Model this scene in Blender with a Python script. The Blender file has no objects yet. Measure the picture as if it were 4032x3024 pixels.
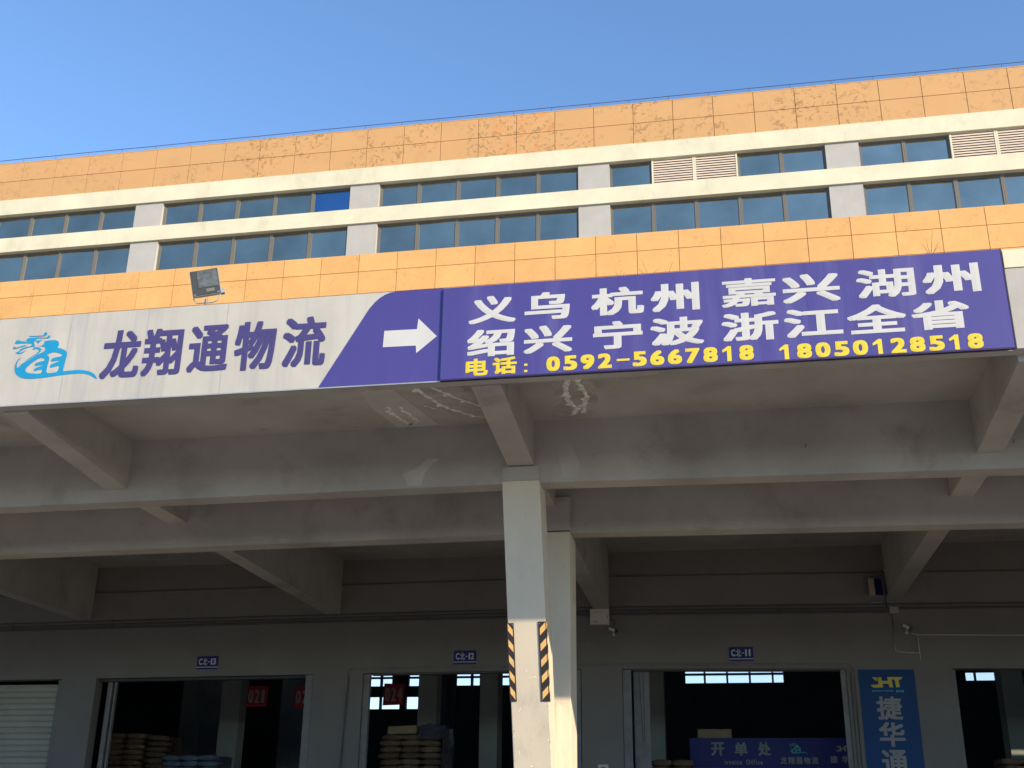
import bpy, bmesh, math, random
from mathutils import Vector, Matrix, Euler
random.seed(7)
SC = bpy.context.scene
COL = SC.collection

# ------------------------------------------------------------------ camera, sky, sun, exposure
CAM_F = 4549.09 / 4032.0 * 36.0
yaw, pit, rol = math.radians(-10.7196), math.radians(21.4962), math.radians(0.7838)
fw = Vector((math.sin(yaw)*math.cos(pit), math.cos(yaw)*math.cos(pit), math.sin(pit)))
rt = Vector((math.cos(yaw), -math.sin(yaw), 0.0)); up = rt.cross(fw)
rt2 = rt*math.cos(rol) + up*math.sin(rol); up2 = -rt*math.sin(rol) + up*math.cos(rol)
cd = bpy.data.cameras.new('camera'); cam = bpy.data.objects.new('camera', cd); COL.objects.link(cam)
cd.sensor_width = 36.0; cd.lens = CAM_F; cd.clip_start = 0.1; cd.clip_end = 3000.0
m = Matrix((rt2, up2, -fw)).transposed().to_4x4(); cam.matrix_world = m
SC.camera = cam

SUN_EL, SUN_AZ = math.radians(20.5), math.radians(125.0)      # azimuth clockwise from +Y
world = bpy.data.worlds.new('World'); SC.world = world; world.use_nodes = True
wn = world.node_tree; wn.nodes.clear()
wo = wn.nodes.new('ShaderNodeOutputWorld'); wb = wn.nodes.new('ShaderNodeBackground')
sk = wn.nodes.new('ShaderNodeTexSky'); sk.sky_type = 'NISHITA'; sk.sun_disc = False
sk.sun_elevation = SUN_EL; sk.sun_rotation = SUN_AZ
sk.altitude = 0.0; sk.air_density = 1.0; sk.dust_density = 0.15; sk.ozone_density = 4.5
wb.inputs['Strength'].default_value = 0.15
wn.links.new(sk.outputs[0], wb.inputs['Color']); wn.links.new(wb.outputs[0], wo.inputs['Surface'])
sd = Vector((math.sin(SUN_AZ)*math.cos(SUN_EL), math.cos(SUN_AZ)*math.cos(SUN_EL), math.sin(SUN_EL)))
ld = bpy.data.lights.new('sun', 'SUN'); ld.energy = 3.3; ld.angle = math.radians(0.5); ld.color = (1.0, 0.84, 0.60)
lo = bpy.data.objects.new('sun', ld); COL.objects.link(lo); lo.rotation_euler = sd.to_track_quat('Z', 'Y').to_euler(); lo.location = sd*60
SC.view_settings.view_transform = 'Standard'; SC.view_settings.look = 'None'
SC.view_settings.exposure = 1.0; SC.view_settings.gamma = 1.0
SC.view_settings.use_curve_mapping = False

# ------------------------------------------------------------------ helpers
XC = -3.0622
def S(x):                         # the slight fall of the concrete frame towards both neighbours
    d = x - XC
    return (0.0065 if d < 0 else -0.0107) * d
def tag(o, label=None, cat=None, group=None, kind=None):
    if label: o['label'] = label
    if cat: o['category'] = cat
    if group: o['group'] = group
    if kind: o['kind'] = kind
    return o
def thing(name, loc, label, cat, group=None):
    o = bpy.data.objects.new(name, None); COL.objects.link(o); o.location = loc
    o.empty_display_size = 0.2
    return tag(o, label, cat, group)
def wloc(o):
    v = Vector(o.location); p = o.parent
    while p: v += Vector(p.location); p = p.parent
    return v
def link(name, me, loc=(0, 0, 0), parent=None, rot=None):
    o = bpy.data.objects.new(name, me); COL.objects.link(o)
    if parent is not None:
        o.parent = parent; o.location = Vector(loc) - wloc(parent)
    else: o.location = loc
    if rot: o.rotation_euler = rot
    return o
class MB:
    def __init__(s): s.v = []; s.f = []; s.mi = []
    def add(s, vs, fs, mi=0):
        n = len(s.v); s.v += [tuple(v) for v in vs]; s.f += [tuple(i+n for i in f) for f in fs]; s.mi += [mi]*len(fs)
    def box(s, x0, x1, y0, y1, z0, z1, sag=False, mi=0):
        xs = [x0, x1]
        if sag and x0 < XC < x1: xs = [x0, XC, x1]
        vs = []
        for x in xs:
            d = S(x) if sag else 0
            vs += [(x, y0, z0+d), (x, y1, z0+d), (x, y1, z1+d), (x, y0, z1+d)]
        n = len(xs); fs = [(0, 3, 2, 1), (4*n-4, 4*n-3, 4*n-2, 4*n-1)]
        for k in range(n-1):
            a, b = 4*k, 4*k+4
            for i in range(4):
                j = (i+1) % 4; fs.append((a+i, a+j, b+j, b+i))
        s.add(vs, fs, mi)
    def hexa(s, b, t, mi=0):       # bottom 4, top 4
        s.add(list(b)+list(t), [(3, 2, 1, 0), (4, 5, 6, 7), (0, 1, 5, 4), (1, 2, 6, 5), (2, 3, 7, 6), (3, 0, 4, 7)], mi)
    def tube(s, pts, r, n=8, cap=True, mi=0):
        pts = [Vector(p) for p in pts]; rings = []
        for i, p in enumerate(pts):
            a = pts[i-1] if i else p; b = pts[i+1] if i < len(pts)-1 else p
            d = (b-a).normalized()
            u = d.cross(Vector((0, 0, 1)));
            if u.length < 1e-3: u = d.cross(Vector((0, 1, 0)))
            u.normalize(); w = u.cross(d)
            rr = r[i] if isinstance(r, (list, tuple)) else r
            rings.append([p + (u*math.cos(2*math.pi*k/n) + w*math.sin(2*math.pi*k/n))*rr for k in range(n)])
        vs = [v for g in rings for v in g]; fs = []
        for i in range(len(pts)-1):
            for k in range(n):
                k2 = (k+1) % n; fs.append((i*n+k, i*n+k2, (i+1)*n+k2, (i+1)*n+k))
        if cap: fs += [tuple(range(n-1, -1, -1)), tuple(range((len(pts)-1)*n, len(pts)*n))]
        s.add(vs, fs, mi)
    def build(s, name, mats, parent=None, smooth=False, center=True, rot=None):
        if not isinstance(mats, (list, tuple)): mats = [mats]
        xs = [v[0] for v in s.v]; ys = [v[1] for v in s.v]; zs = [v[2] for v in s.v]
        c = Vector(((min(xs)+max(xs))/2, (min(ys)+max(ys))/2, (min(zs)+max(zs))/2)) if center else Vector((0, 0, 0))
        me = bpy.data.meshes.new(name); me.from_pydata([Vector(v)-c for v in s.v], [], s.f)
        for mm in mats: me.materials.append(mm)
        if len(mats) > 1: me.polygons.foreach_set('material_index', s.mi)
        bm = bmesh.new(); bm.from_mesh(me); bmesh.ops.recalc_face_normals(bm, faces=bm.faces); bm.to_mesh(me); bm.free()
        if smooth: me.polygons.foreach_set('use_smooth', [True]*len(me.polygons))
        return link(name, me, c, parent, rot)
def box(name, x0, x1, y0, y1, z0, z1, mat, parent=None, sag=False):
    b = MB(); b.box(x0, x1, y0, y1, z0, z1, sag); return b.build(name, mat, parent)
def bevel(o, w=0.01, seg=2):
    md = o.modifiers.new('bevel', 'BEVEL'); md.width = w; md.segments = seg; md.limit_method = 'ANGLE'; return o

# ------------------------------------------------------------------ materials
def rgb(r, g, b): return (r, g, b, 1.0)
def lin(r, g, b):                 # display colour 0..255 -> linear
    f = lambda c: (c/255/12.92) if c/255 <= 0.04045 else ((c/255+0.055)/1.055)**2.4
    return (f(r), f(g), f(b))
def mat(name, col, rough=0.8, var=0.12, scale=1.5, stretch=(1, 1, 1), dirt=None, dirt_amt=0.0, dirt_scale=0.8,
        dstretch=(1, 1, 1), metal=0.0, bump=0.0, bscale=40.0, rnd=0.0, bst=(1, 1, 1), dlo=0.5, dhi=0.7, spec=0.3, detail=6.0):
    m = bpy.data.materials.new(name); m.use_nodes = True; N = m.node_tree.nodes; L = m.node_tree.links
    b = N['Principled BSDF']; b.inputs['Roughness'].default_value = rough; b.inputs['Metallic'].default_value = metal
    b.inputs['Specular IOR Level'].default_value = spec
    geo = N.new('ShaderNodeNewGeometry')
    def noise(sc, st, det=detail, rgh=0.6, dist=0.0):
        mp = N.new('ShaderNodeMapping'); mp.inputs['Scale'].default_value = st
        L.new(geo.outputs['Position'], mp.inputs['Vector'])
        t = N.new('ShaderNodeTexNoise'); t.inputs['Scale'].default_value = sc; t.inputs['Detail'].default_value = det
        t.inputs['Roughness'].default_value = rgh; t.inputs['Distortion'].default_value = dist
        L.new(mp.outputs[0], t.inputs['Vector']); return t
    n1 = noise(scale, stretch)
    mr = N.new('ShaderNodeMapRange'); mr.inputs['From Min'].default_value = 0.3; mr.inputs['From Max'].default_value = 0.7
    mr.inputs['To Min'].default_value = 1.0-var; mr.inputs['To Max'].default_value = 1.0+var*0.6
    L.new(n1.outputs['Fac'], mr.inputs['Value'])
    vm = N.new('ShaderNodeVectorMath'); vm.operation = 'SCALE'; vm.inputs[0].default_value = col
    fac = mr.outputs[0]
    if rnd:
        oi = N.new('ShaderNodeObjectInfo'); r2 = N.new('ShaderNodeMapRange')
        r2.inputs['To Min'].default_value = 1-rnd; r2.inputs['To Max'].default_value = 1+rnd
        L.new(oi.outputs['Random'], r2.inputs['Value'])
        mm = N.new('ShaderNodeMath'); mm.operation = 'MULTIPLY'; L.new(fac, mm.inputs[0]); L.new(r2.outputs[0], mm.inputs[1]); fac = mm.outputs[0]
    L.new(fac, vm.inputs['Scale']); out = vm.outputs[0]
    if dirt:
        n2 = noise(dirt_scale, dstretch, 8.0, 0.65, 0.4)
        r = N.new('ShaderNodeMapRange'); r.interpolation_type = 'SMOOTHSTEP'
        r.inputs['From Min'].default_value = dlo; r.inputs['From Max'].default_value = dhi; r.inputs['To Max'].default_value = dirt_amt
        L.new(n2.outputs['Fac'], r.inputs['Value'])
        mx = N.new('ShaderNodeMix'); mx.data_type = 'RGBA'; L.new(r.outputs[0], mx.inputs['Factor'])
        L.new(out, mx.inputs['A']); mx.inputs['B'].default_value = (*dirt, 1); out = mx.outputs['Result']
    L.new(out, b.inputs['Base Color'])
    if bump:
        n3 = noise(bscale, bst, 5.0); bp = N.new('ShaderNodeBump'); bp.inputs['Strength'].default_value = bump; bp.inputs['Distance'].default_value = 0.01
        L.new(n3.outputs['Fac'], bp.inputs['Height']); L.new(bp.outputs[0], b.inputs['Normal'])
    m['out'] = 0
    return m
def last_color(m):
    b = m.node_tree.nodes['Principled BSDF']; return b, b.inputs['Base Color'].links[0].from_socket

def orange_material():
    m = mat('orange_facade_stone', (0.66, 0.36, 0.135), rough=0.75, var=0.10, scale=0.9, rnd=0.05, bump=0.15, bscale=25)
    N = m.node_tree.nodes; L = m.node_tree.links; b, c = last_color(m)
    geo = N.new('ShaderNodeNewGeometry'); sp = N.new('ShaderNodeSeparateXYZ'); L.new(geo.outputs['Position'], sp.inputs[0])
    def mr(src, a, b_, c_=0.0, d=1.0, smooth=True):
        r = N.new('ShaderNodeMapRange'); r.interpolation_type = 'SMOOTHSTEP' if smooth else 'LINEAR'
        for k, v in zip(('From Min', 'From Max', 'To Min', 'To Max'), (a, b_, c_, d)): r.inputs[k].default_value = v
        L.new(src, r.inputs['Value']); return r.outputs[0]
    def mul(a, b_):
        q = N.new('ShaderNodeMath'); q.operation = 'MULTIPLY'; L.new(a, q.inputs[0])
        if isinstance(b_, float): q.inputs[1].default_value = b_
        else: L.new(b_, q.inputs[1])
        return q.outputs[0]
    def mix(a, fac, col):
        x = N.new('ShaderNodeMix'); x.data_type = 'RGBA'; L.new(fac, x.inputs['Factor']); L.new(a, x.inputs['A']); x.inputs['B'].default_value = (*col, 1); return x.outputs['Result']
    def noise(sc, det=4.0, r=0.55, dist=0.0, off=(0, 0, 0), st=(1, 1, 1)):
        mp = N.new('ShaderNodeMapping'); mp.inputs['Location'].default_value = off; mp.inputs['Scale'].default_value = st; L.new(geo.outputs['Position'], mp.inputs['Vector'])
        t = N.new('ShaderNodeTexNoise'); t.inputs['Scale'].default_value = sc; t.inputs['Detail'].default_value = det
        t.inputs['Roughness'].default_value = r; t.inputs['Distortion'].default_value = dist; L.new(mp.outputs[0], t.inputs['Vector']); return t.outputs['Fac']
    upper = mr(sp.outputs['Z'], 17.4, 17.6)
    # upper band a little duller (weathered stone): own colour
    c = mix(c, mul(upper, 0.75), (0.50, 0.29, 0.135))
    # worm-like brown lichen blotches on the upper band, clustered
    vein = mr(noise(6.0, 3.0, 0.6, 0.9), 0.53, 0.62)
    clus = mr(noise(0.75, 2.0, 0.5, 0.0, (3, 0, 1)), 0.36, 0.55)
    xm = mul(mr(sp.outputs['X'], -20.0, -11.0, 0.35, 1.0), mr(sp.outputs['X'], 2.5, 7.5, 1.0, 0.45))
    blot = mul(mul(mul(vein, clus), upper), xm)
    c = mix(c, mul(blot, 0.75), (0.30, 0.165, 0.07))
    # reddish and yellow flaked patch in the middle of the upper band
    d = N.new('ShaderNodeVectorMath'); d.operation = 'DISTANCE'; d.inputs[1].default_value = (-5.2, 28.985, 19.75)
    mp = N.new('ShaderNodeMapping'); mp.vector_type = 'POINT'; mp.inputs['Scale'].default_value = (1, 1, 1); L.new(geo.outputs['Position'], mp.inputs['Vector'])
    L.new(mp.outputs[0], d.inputs[0]); near = mr(d.outputs['Value'], 0.7, 1.7, 1.0, 0.0)
    c = mix(c, mul(mul(mul(near, upper), mr(noise(4.5, 4.0, 0.6, 0.8, (7, 2, 0)), 0.50, 0.58)), 0.45), (0.60, 0.24, 0.08))
    # hairline crazing on the lower band
    vo = N.new('ShaderNodeTexVoronoi'); vo.feature = 'DISTANCE_TO_EDGE'; vo.inputs['Scale'].default_value = 2.6
    nt = N.new('ShaderNodeTexNoise'); nt.inputs['Scale'].default_value = 3.0; nt.inputs['Detail'].default_value = 3; L.new(geo.outputs['Position'], nt.inputs['Vector'])
    mx = N.new('ShaderNodeMix'); mx.data_type = 'RGBA'; mx.inputs['Factor'].default_value = 0.35; L.new(geo.outputs['Position'], mx.inputs['A']); L.new(nt.outputs['Color'], mx.inputs['B'])
    L.new(mx.outputs['Result'], vo.inputs['Vector'])
    cr = mr(vo.outputs['Distance'], 0.0, 0.035, 1.0, 0.0)
    lower = mr(sp.outputs['Z'], 17.4, 17.6, 1.0, 0.0)
    c = mix(c, mul(mul(mul(cr, lower), mr(noise(1.1, 3.0, 0.6, 0, (5, 5, 5)), 0.45, 0.62)), 0.22), (0.36, 0.18, 0.07))
    c = mix(c, mul(mul(mul(mr(noise(4.2, 4.0, 0.65, 2.2, (2, 3, 9)), 0.56, 0.66), lower), mr(noise(0.9, 2.0, 0.5, 0, (9, 1, 4)), 0.42, 0.6)), 0.40), (0.40, 0.21, 0.08))
    c = mix(c, mul(mr(noise(1.7, 7.0, 0.7, 0.6, (1, 8, 3), (1, 1, 0.5)), 0.55, 0.75), 0.25), (0.36, 0.19, 0.09))
    L.new(c, b.inputs['Base Color']); return m

M = {}
M['orange'] = orange_material()
M['joint'] = mat('joint_mortar', (0.42, 0.22, 0.09), 0.9)
M['cream'] = mat('cream_stone_band', (0.64, 0.595, 0.44), 0.75, var=0.09, scale=1.2, dirt=(0.45, 0.40, 0.30), dirt_amt=0.5, dirt_scale=1.3, dstretch=(1, 1, 0.5), dlo=0.5, dhi=0.75, bump=0.1)
M['pier'] = mat('pier_grey_paint', (0.41, 0.39, 0.365), 0.8, var=0.08, scale=2.2, dirt=(0.32, 0.30, 0.28), dirt_amt=0.4, dirt_scale=3, dstretch=(1, 1, .3), dlo=0.55, dhi=0.8, bump=0.15)
M['frame'] = mat('aluminium_frame', (0.155, 0.145, 0.125), 0.5, var=0.08)
M['conc'] = mat('painted_concrete', (0.43, 0.40, 0.365), 0.88, var=0.2, scale=0.55, dirt=(0.27, 0.24, 0.21), dirt_amt=0.75, dirt_scale=0.9, dlo=0.5, dhi=0.75, bump=0.25, bscale=18)
M['column'] = mat('column_paint', (0.63, 0.56, 0.45), 0.82, var=0.06, scale=1.2, dirt=(0.46, 0.41, 0.35), dirt_amt=0.7, dirt_scale=2.2, dstretch=(1, 1, 0.5), dlo=0.52, dhi=0.75, bump=0.2, bscale=22)
M['wall'] = mat('dock_wall_paint', (0.20, 0.187, 0.172), 0.9, var=0.08, scale=0.8, dirt=(0.14, 0.135, 0.13), dirt_amt=0.4, dirt_scale=1.4, dlo=0.52, dhi=0.78, bump=0.2)
M['lime'] = mat('lime_crust', (0.80, 0.76, 0.70), 0.9, var=0.45, scale=14)
M['patch'] = mat('repair_plaster', (0.52, 0.47, 0.43), 0.9, var=0.15, scale=3)
M['board'] = mat('white_sign_sheet', (0.47, 0.445, 0.40), 0.55, var=0.12, scale=0.9, dirt=(0.33, 0.315, 0.32), dirt_amt=0.75, dirt_scale=1.9, dstretch=(1.6, 1, 0.12), dlo=0.45, dhi=0.72, bump=0.25, bscale=2.5, bst=(1, 1, .3))
M['purple'] = mat('purple_sign_sheet', (0.060, 0.050, 0.225), 0.42, var=0.08, scale=0.7, dirt=(0.16, 0.14, 0.33), dirt_amt=0.35, dirt_scale=0.9, dstretch=(1.5, 1, .2), spec=0.45, bump=0.35, bscale=2.2, bst=(1, 1, .25))
M['ink'] = mat('purple_ink', (0.060, 0.050, 0.165), 0.5, var=0.05)
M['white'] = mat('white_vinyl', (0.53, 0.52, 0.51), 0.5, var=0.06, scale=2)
M['yellow'] = mat('yellow_vinyl', (0.68, 0.52, 0.045), 0.5, var=0.05)
M['cyan'] = mat('cyan_vinyl', (0.012, 0.25, 0.47), 0.45, var=0.06, scale=4)
M['edge'] = mat('dark_edge', (0.03, 0.02, 0.07), 0.5)
M['galv'] = mat('galvanised_steel', (0.42, 0.42, 0.42), 0.5, metal=0.5, var=0.15, scale=5)
M['wire'] = mat('roof_wire_steel', (0.10, 0.13, 0.25), 0.5, metal=0.3)
M['blackpl'] = mat('black_rubber', (0.035, 0.03, 0.032), 0.6, var=0.2, scale=6)
M['refl'] = mat('yellow_reflective_film', (0.80, 0.50, 0.20), 0.45, var=0.12, scale=9)
M['ivory'] = mat('ivory_metal', (0.62, 0.57, 0.47), 0.5, var=0.05)
M['whitepl'] = mat('white_plastic', (0.6, 0.6, 0.58), 0.4)
M['pipe'] = mat('grey_pipe', (0.11, 0.105, 0.10), 0.6, var=0.15, scale=3)
M['conduit'] = mat('pale_conduit', (0.50, 0.50, 0.49), 0.5)
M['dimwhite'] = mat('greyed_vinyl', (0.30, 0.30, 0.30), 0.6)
M['navy'] = mat('navy_enamel', (0.012, 0.018, 0.17), 0.45)
M['poster'] = mat('blue_poster', (0.0, 0.045, 0.165), 0.5, var=0.05)
M['gold'] = mat('gold_vinyl', (0.62, 0.52, 0.08), 0.5)
M['shutter'] = mat('shutter_beige', (0.36, 0.345, 0.29), 0.5, var=0.1, scale=1.5, rnd=0.04)
M['rail'] = mat('guide_rail', (0.22, 0.215, 0.21), 0.6, metal=0.1, var=0.2, scale=4)
M['red'] = mat('red_card', (0.32, 0.015, 0.03), 0.6)
M['icol'] = mat('inside_column_paint', (0.42, 0.46, 0.42), 0.8, var=0.1, scale=1.0)
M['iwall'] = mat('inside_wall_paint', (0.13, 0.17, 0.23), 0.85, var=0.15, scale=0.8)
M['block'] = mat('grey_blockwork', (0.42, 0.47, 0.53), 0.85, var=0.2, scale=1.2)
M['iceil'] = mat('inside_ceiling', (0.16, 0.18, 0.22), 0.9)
M['floor'] = mat('dock_concrete', (0.22, 0.21, 0.19), 0.85, var=0.2, scale=0.7, bump=0.2)
M['yard'] = mat('yard_concrete', (0.33, 0.30, 0.26), 0.9, var=0.2, scale=0.25, dirt=(0.17, 0.155, 0.14), dirt_amt=0.6, dirt_scale=0.15, bump=0.3)
M['sack'] = mat('woven_sack_brown', (0.16, 0.105, 0.065), 0.7, var=0.3, scale=5, rnd=0.25, bump=0.6, bscale=30)
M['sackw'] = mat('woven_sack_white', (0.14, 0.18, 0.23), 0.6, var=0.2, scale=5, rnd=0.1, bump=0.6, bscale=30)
M['wrap'] = mat('stretch_wrap', (0.10, 0.10, 0.13), 0.25, var=0.5, scale=9, bump=1.0, bscale=20, spec=0.6)
M['carton'] = mat('carton', (0.34, 0.25, 0.15), 0.8, var=0.2, scale=4)
M['weed'] = mat('dry_grass', (0.34, 0.24, 0.09), 0.8, var=0.3, scale=20)
M['black'] = mat('black_metal', (0.05, 0.055, 0.055), 0.45)
M['roofm'] = mat('roof_slab', (0.3, 0.3, 0.3), 0.9)
def glass_mat(name, tint, rough=0.04, wob=0.25):
    m = bpy.data.materials.new(name); m.use_nodes = True; N = m.node_tree.nodes; L = m.node_tree.links; b = N['Principled BSDF']
    b.inputs['Metallic'].default_value = 1.0; b.inputs['Roughness'].default_value = rough
    geo = N.new('ShaderNodeNewGeometry'); oi = N.new('ShaderNodeObjectInfo')
    n = N.new('ShaderNodeTexNoise'); n.inputs['Scale'].default_value = 0.9; n.inputs['Detail'].default_value = 4; L.new(geo.outputs['Position'], n.inputs['Vector'])
    mr = N.new('ShaderNodeMapRange'); mr.inputs['From Min'].default_value = .3; mr.inputs['From Max'].default_value = .7; mr.inputs['To Min'].default_value = .82; mr.inputs['To Max'].default_value = 1.12
    L.new(n.outputs['Fac'], mr.inputs['Value'])
    r2 = N.new('ShaderNodeMapRange'); r2.inputs['To Min'].default_value = .93; r2.inputs['To Max'].default_value = 1.07; L.new(oi.outputs['Random'], r2.inputs['Value'])
    mm = N.new('ShaderNodeMath'); mm.operation = 'MULTIPLY'; L.new(mr.outputs[0], mm.inputs[0]); L.new(r2.outputs[0], mm.inputs[1])
    vm = N.new('ShaderNodeVectorMath'); vm.operation = 'SCALE'; vm.inputs[0].default_value = tint; L.new(mm.outputs[0], vm.inputs['Scale']); L.new(vm.outputs[0], b.inputs['Base Color'])
    n2 = N.new('ShaderNodeTexNoise'); n2.inputs['Scale'].default_value = 0.6; L.new(geo.outputs['Position'], n2.inputs['Vector'])
    bp = N.new('ShaderNodeBump'); bp.inputs['Strength'].default_value = wob; bp.inputs['Distance'].default_value = 0.02; L.new(n2.outputs['Fac'], bp.inputs['Height']); L.new(bp.outputs[0], b.inputs['Normal'])
    return m
M['louvre'] = mat('pinkish_louvre_paint', (0.66, 0.54, 0.44), 0.7, var=0.1)
M['glass'] = glass_mat('tinted_reflective_glass', (0.45, 0.41, 0.31))
M['blueglass'] = glass_mat('blue_film_glass', (0.15, 0.29, 0.47))
def clear_glass(name):
    m = bpy.data.materials.new(name); m.use_nodes = True; N = m.node_tree.nodes; L = m.node_tree.links
    N.remove(N['Principled BSDF']); t = N.new('ShaderNodeBsdfTransparent'); t.inputs[0].default_value = (0.97, 0.90, 0.88, 1)
    g = N.new('ShaderNodeBsdfGlossy'); g.inputs['Roughness'].default_value = 0.05; mx = N.new('ShaderNodeMixShader'); mx.inputs[0].default_value = 0.06
    L.new(t.outputs[0], mx.inputs[1]); L.new(g.outputs[0], mx.inputs[2]); L.new(mx.outputs[0], N['Material Output'].inputs[0]); return m
M['clear'] = clear_glass('clear_glass')

# ------------------------------------------------------------------ lettering and flat shapes (flat print standing just proud of its board)
GLY = {}
def glyph(ch):
    if ch in GLY: return GLY[ch]
    c = bpy.data.curves.new('glyph', 'FONT'); c.body = ch; c.resolution_u = 3
    o = bpy.data.objects.new('glyph', c); COL.objects.link(o)
    dg = bpy.context.evaluated_depsgraph_get(); me = bpy.data.meshes.new_from_object(o.evaluated_get(dg))
    vs = [(v.co.x, v.co.y) for v in me.vertices]; fs = [tuple(p.vertices) for p in me.polygons]
    bpy.data.objects.remove(o); bpy.data.curves.remove(c); bpy.data.meshes.remove(me)
    GLY[ch] = (vs, fs); return GLY[ch]
def put_glyph(mb, ch, x0, x1, z0, z1, y, rx, rz, sag=False, n=3):
    """glyph ch fills the rectangle x0..x1, z0..z1 at depth y; rx, rz thicken its strokes"""
    vs, fs = glyph(ch)
    ax = min(v[0] for v in vs); bx = max(v[0] for v in vs); az = min(v[1] for v in vs); bz = max(v[1] for v in vs)
    if bx-ax < 1e-4: return
    X0, X1, Z0, Z1 = x0+rx, x1-rx, z0+rz, z1-rz
    k = 0
    offs = [(0, 0)] if rx == 0 else [(i*rx, j*rz) for i in (-1, 0, 1) for j in (-1, 0, 1)]
    for (dx, dz) in offs:
        pts = []
        for (u, v) in vs:
            X = X0+(u-ax)/(bx-ax)*(X1-X0)+dx; Z = Z0+(v-az)/max(1e-6, bz-az)*(Z1-Z0)+dz
            pts.append((X, y-0.0004*k, Z+(S(X) if sag else 0)))
        mb.add(pts, fs); k += 1
def text_run(mb, text, x0, x1, z0, z1, y, rx, rz, sag=False, gap=0.12):
    n = len(text); ws = []
    for ch in text:
        if ch == ' ': ws.append(0.45); continue
        vs, _ = glyph(ch); w = max(v[0] for v in vs)-min(v[0] for v in vs); ws.append(w)
    tot = sum(ws)+gap*(n-1); s = (x1-x0)/tot
    hs = [max(v[1] for v in glyph(c)[0]) for c in text if c != ' ']; H = max(hs); lowest = min(min(v[1] for v in glyph(c)[0]) for c in text if c != ' ')
    x = x0
    for ch, w in zip(text, ws):
        if ch != ' ':
            vs, _ = glyph(ch); a = min(v[1] for v in vs); b = max(v[1] for v in vs); q = (z1-z0)/(H-lowest)
            put_glyph(mb, ch, x, x+w*s, z0+(a-lowest)*q, z0+(b-lowest)*q, y, min(rx, w*s*0.2), min(rz, (b-a)*q*.3), sag)
        x += (w+gap)*s
def chaikin(p, k=1):
    for _ in range(k):
        q = []
        for i in range(len(p)):
            a = p[i]; b = p[(i+1) % len(p)]
            q += [(a[0]*.8+b[0]*.2, a[1]*.8+b[1]*.2), (a[0]*.2+b[0]*.8, a[1]*.2+b[1]*.8)]
        p = q
    return p
def flat_shape(loops_list, y):
    """list of [outer, hole, hole...] -> verts/faces in the XZ plane"""
    c = bpy.data.curves.new('shape', 'CURVE'); c.dimensions = '2D'; c.fill_mode = 'BOTH'
    for lp in loops_list:
        s = c.splines.new('POLY'); s.points.add(len(lp)-1)
        for i, (a, b) in enumerate(lp): s.points[i].co = (a, b, 0, 1)
        s.use_cyclic_u = True
    o = bpy.data.objects.new('shape', c); COL.objects.link(o)
    dg = bpy.context.evaluated_depsgraph_get(); me = bpy.data.meshes.new_from_object(o.evaluated_get(dg))
    vs = [(v.co.x, y, v.co.y) for v in me.vertices]; fs = [tuple(p.vertices) for p in me.polygons]
    bpy.data.objects.remove(o); bpy.data.curves.remove(c); bpy.data.meshes.remove(me)
    return vs, fs

# ------------------------------------------------------------------ ground, yard and loading dock
G = -1.6; DK = -0.4
gm = MB(); gm.box(-900, 900, -900, 900, G-0.5, G); tag(gm.build('ground', M['yard']), 'pale concrete yard in front of the warehouse', kind='structure')
dm = MB(); dm.box(-60, 45, 18.3, 60.0, G+0.004, DK); tag(dm.build('loading_dock', M['floor']), 'raised concrete loading dock under the canopy', kind='structure')

# ------------------------------------------------------------------ the warehouse
PW, PX0 = 1.165, -21.7654
YF = 28.985
WH = thing('warehouse', (-7, 28.64, DK), 'long orange panelled warehouse with two ribbon rows of windows and dark loading doors', 'warehouse')
# body behind the panels
box('backing_wall', -30, 14, YF+0.03, YF+0.10, 14.30, 15.985, M['joint'], WH)
box('backing_wall', -30, 14, YF+0.03, YF+0.10, 18.95, 20.335, M['joint'], WH)
box('parapet_cap', -30.01, 14.01, YF-0.012, YF+0.45, 20.338, 20.365, M['orange'], WH)
box('roof', -30, 14, YF+0.2, 60, 20.0, 20.3, M['roofm'], WH)
box('window_wall', -30, 14, YF+0.32, YF+0.45, 14.3, 20.0, M['pier'], WH)
# orange panels: one mesh per row height
rows = [(19.65, 20.336), (18.94, 19.65), (15.42, 16.0), (14.70, 15.42), (14.12, 14.70)]
gap = 0.015
for (z0, z1) in rows:
    h = z1-z0
    b = MB(); w2 = (PW-gap)/2; h2 = (h-gap)/2; c = 0.002
    fr = [(-w2+c, -0.015, -h2+c), (w2-c, -0.015, -h2+c), (w2-c, -0.015, h2-c), (-w2+c, -0.015, h2-c)]
    bk = [(-w2, -0.015+c, -h2), (w2, -0.015+c, -h2), (w2, -0.015+c, h2), (-w2, -0.015+c, h2)]
    b2 = [(-w2, 0.028, -h2), (w2, 0.028, -h2), (w2, 0.028, h2), (-w2, 0.028, h2)]
    b.add(fr+bk+b2, [(0, 1, 2, 3), (4, 5, 1, 0), (5, 6, 2, 1), (6, 7, 3, 2), (7, 4, 0, 3), (8, 9, 5, 4), (9, 10, 6, 5), (10, 11, 7, 6), (11, 8, 4, 7)])
    me = None
    for i in range(-2, 27):
        x = PX0+(i+0.5)*PW
        if me is None: o = b.build('orange_panel', M['orange'], WH, center=False); me = o.data; COL.objects.unlink(o); bpy.data.objects.remove(o)
        link('orange_panel', me, (x, YF, (z0+z1)/2), WH)
# cream stone bands
o = box('cream_band', -30, 14, YF-0.055, YF+0.32, 18.39, 18.938, M['cream'], WH)
o = box('cream_band', -30, 14, YF-0.055, YF+0.32, 17.03, 17.53, M['cream'], WH)
box('sill_ledge', -30, 14, YF+0.04, YF+0.32, 15.985, 16.0, M['cream'], WH)
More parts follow.
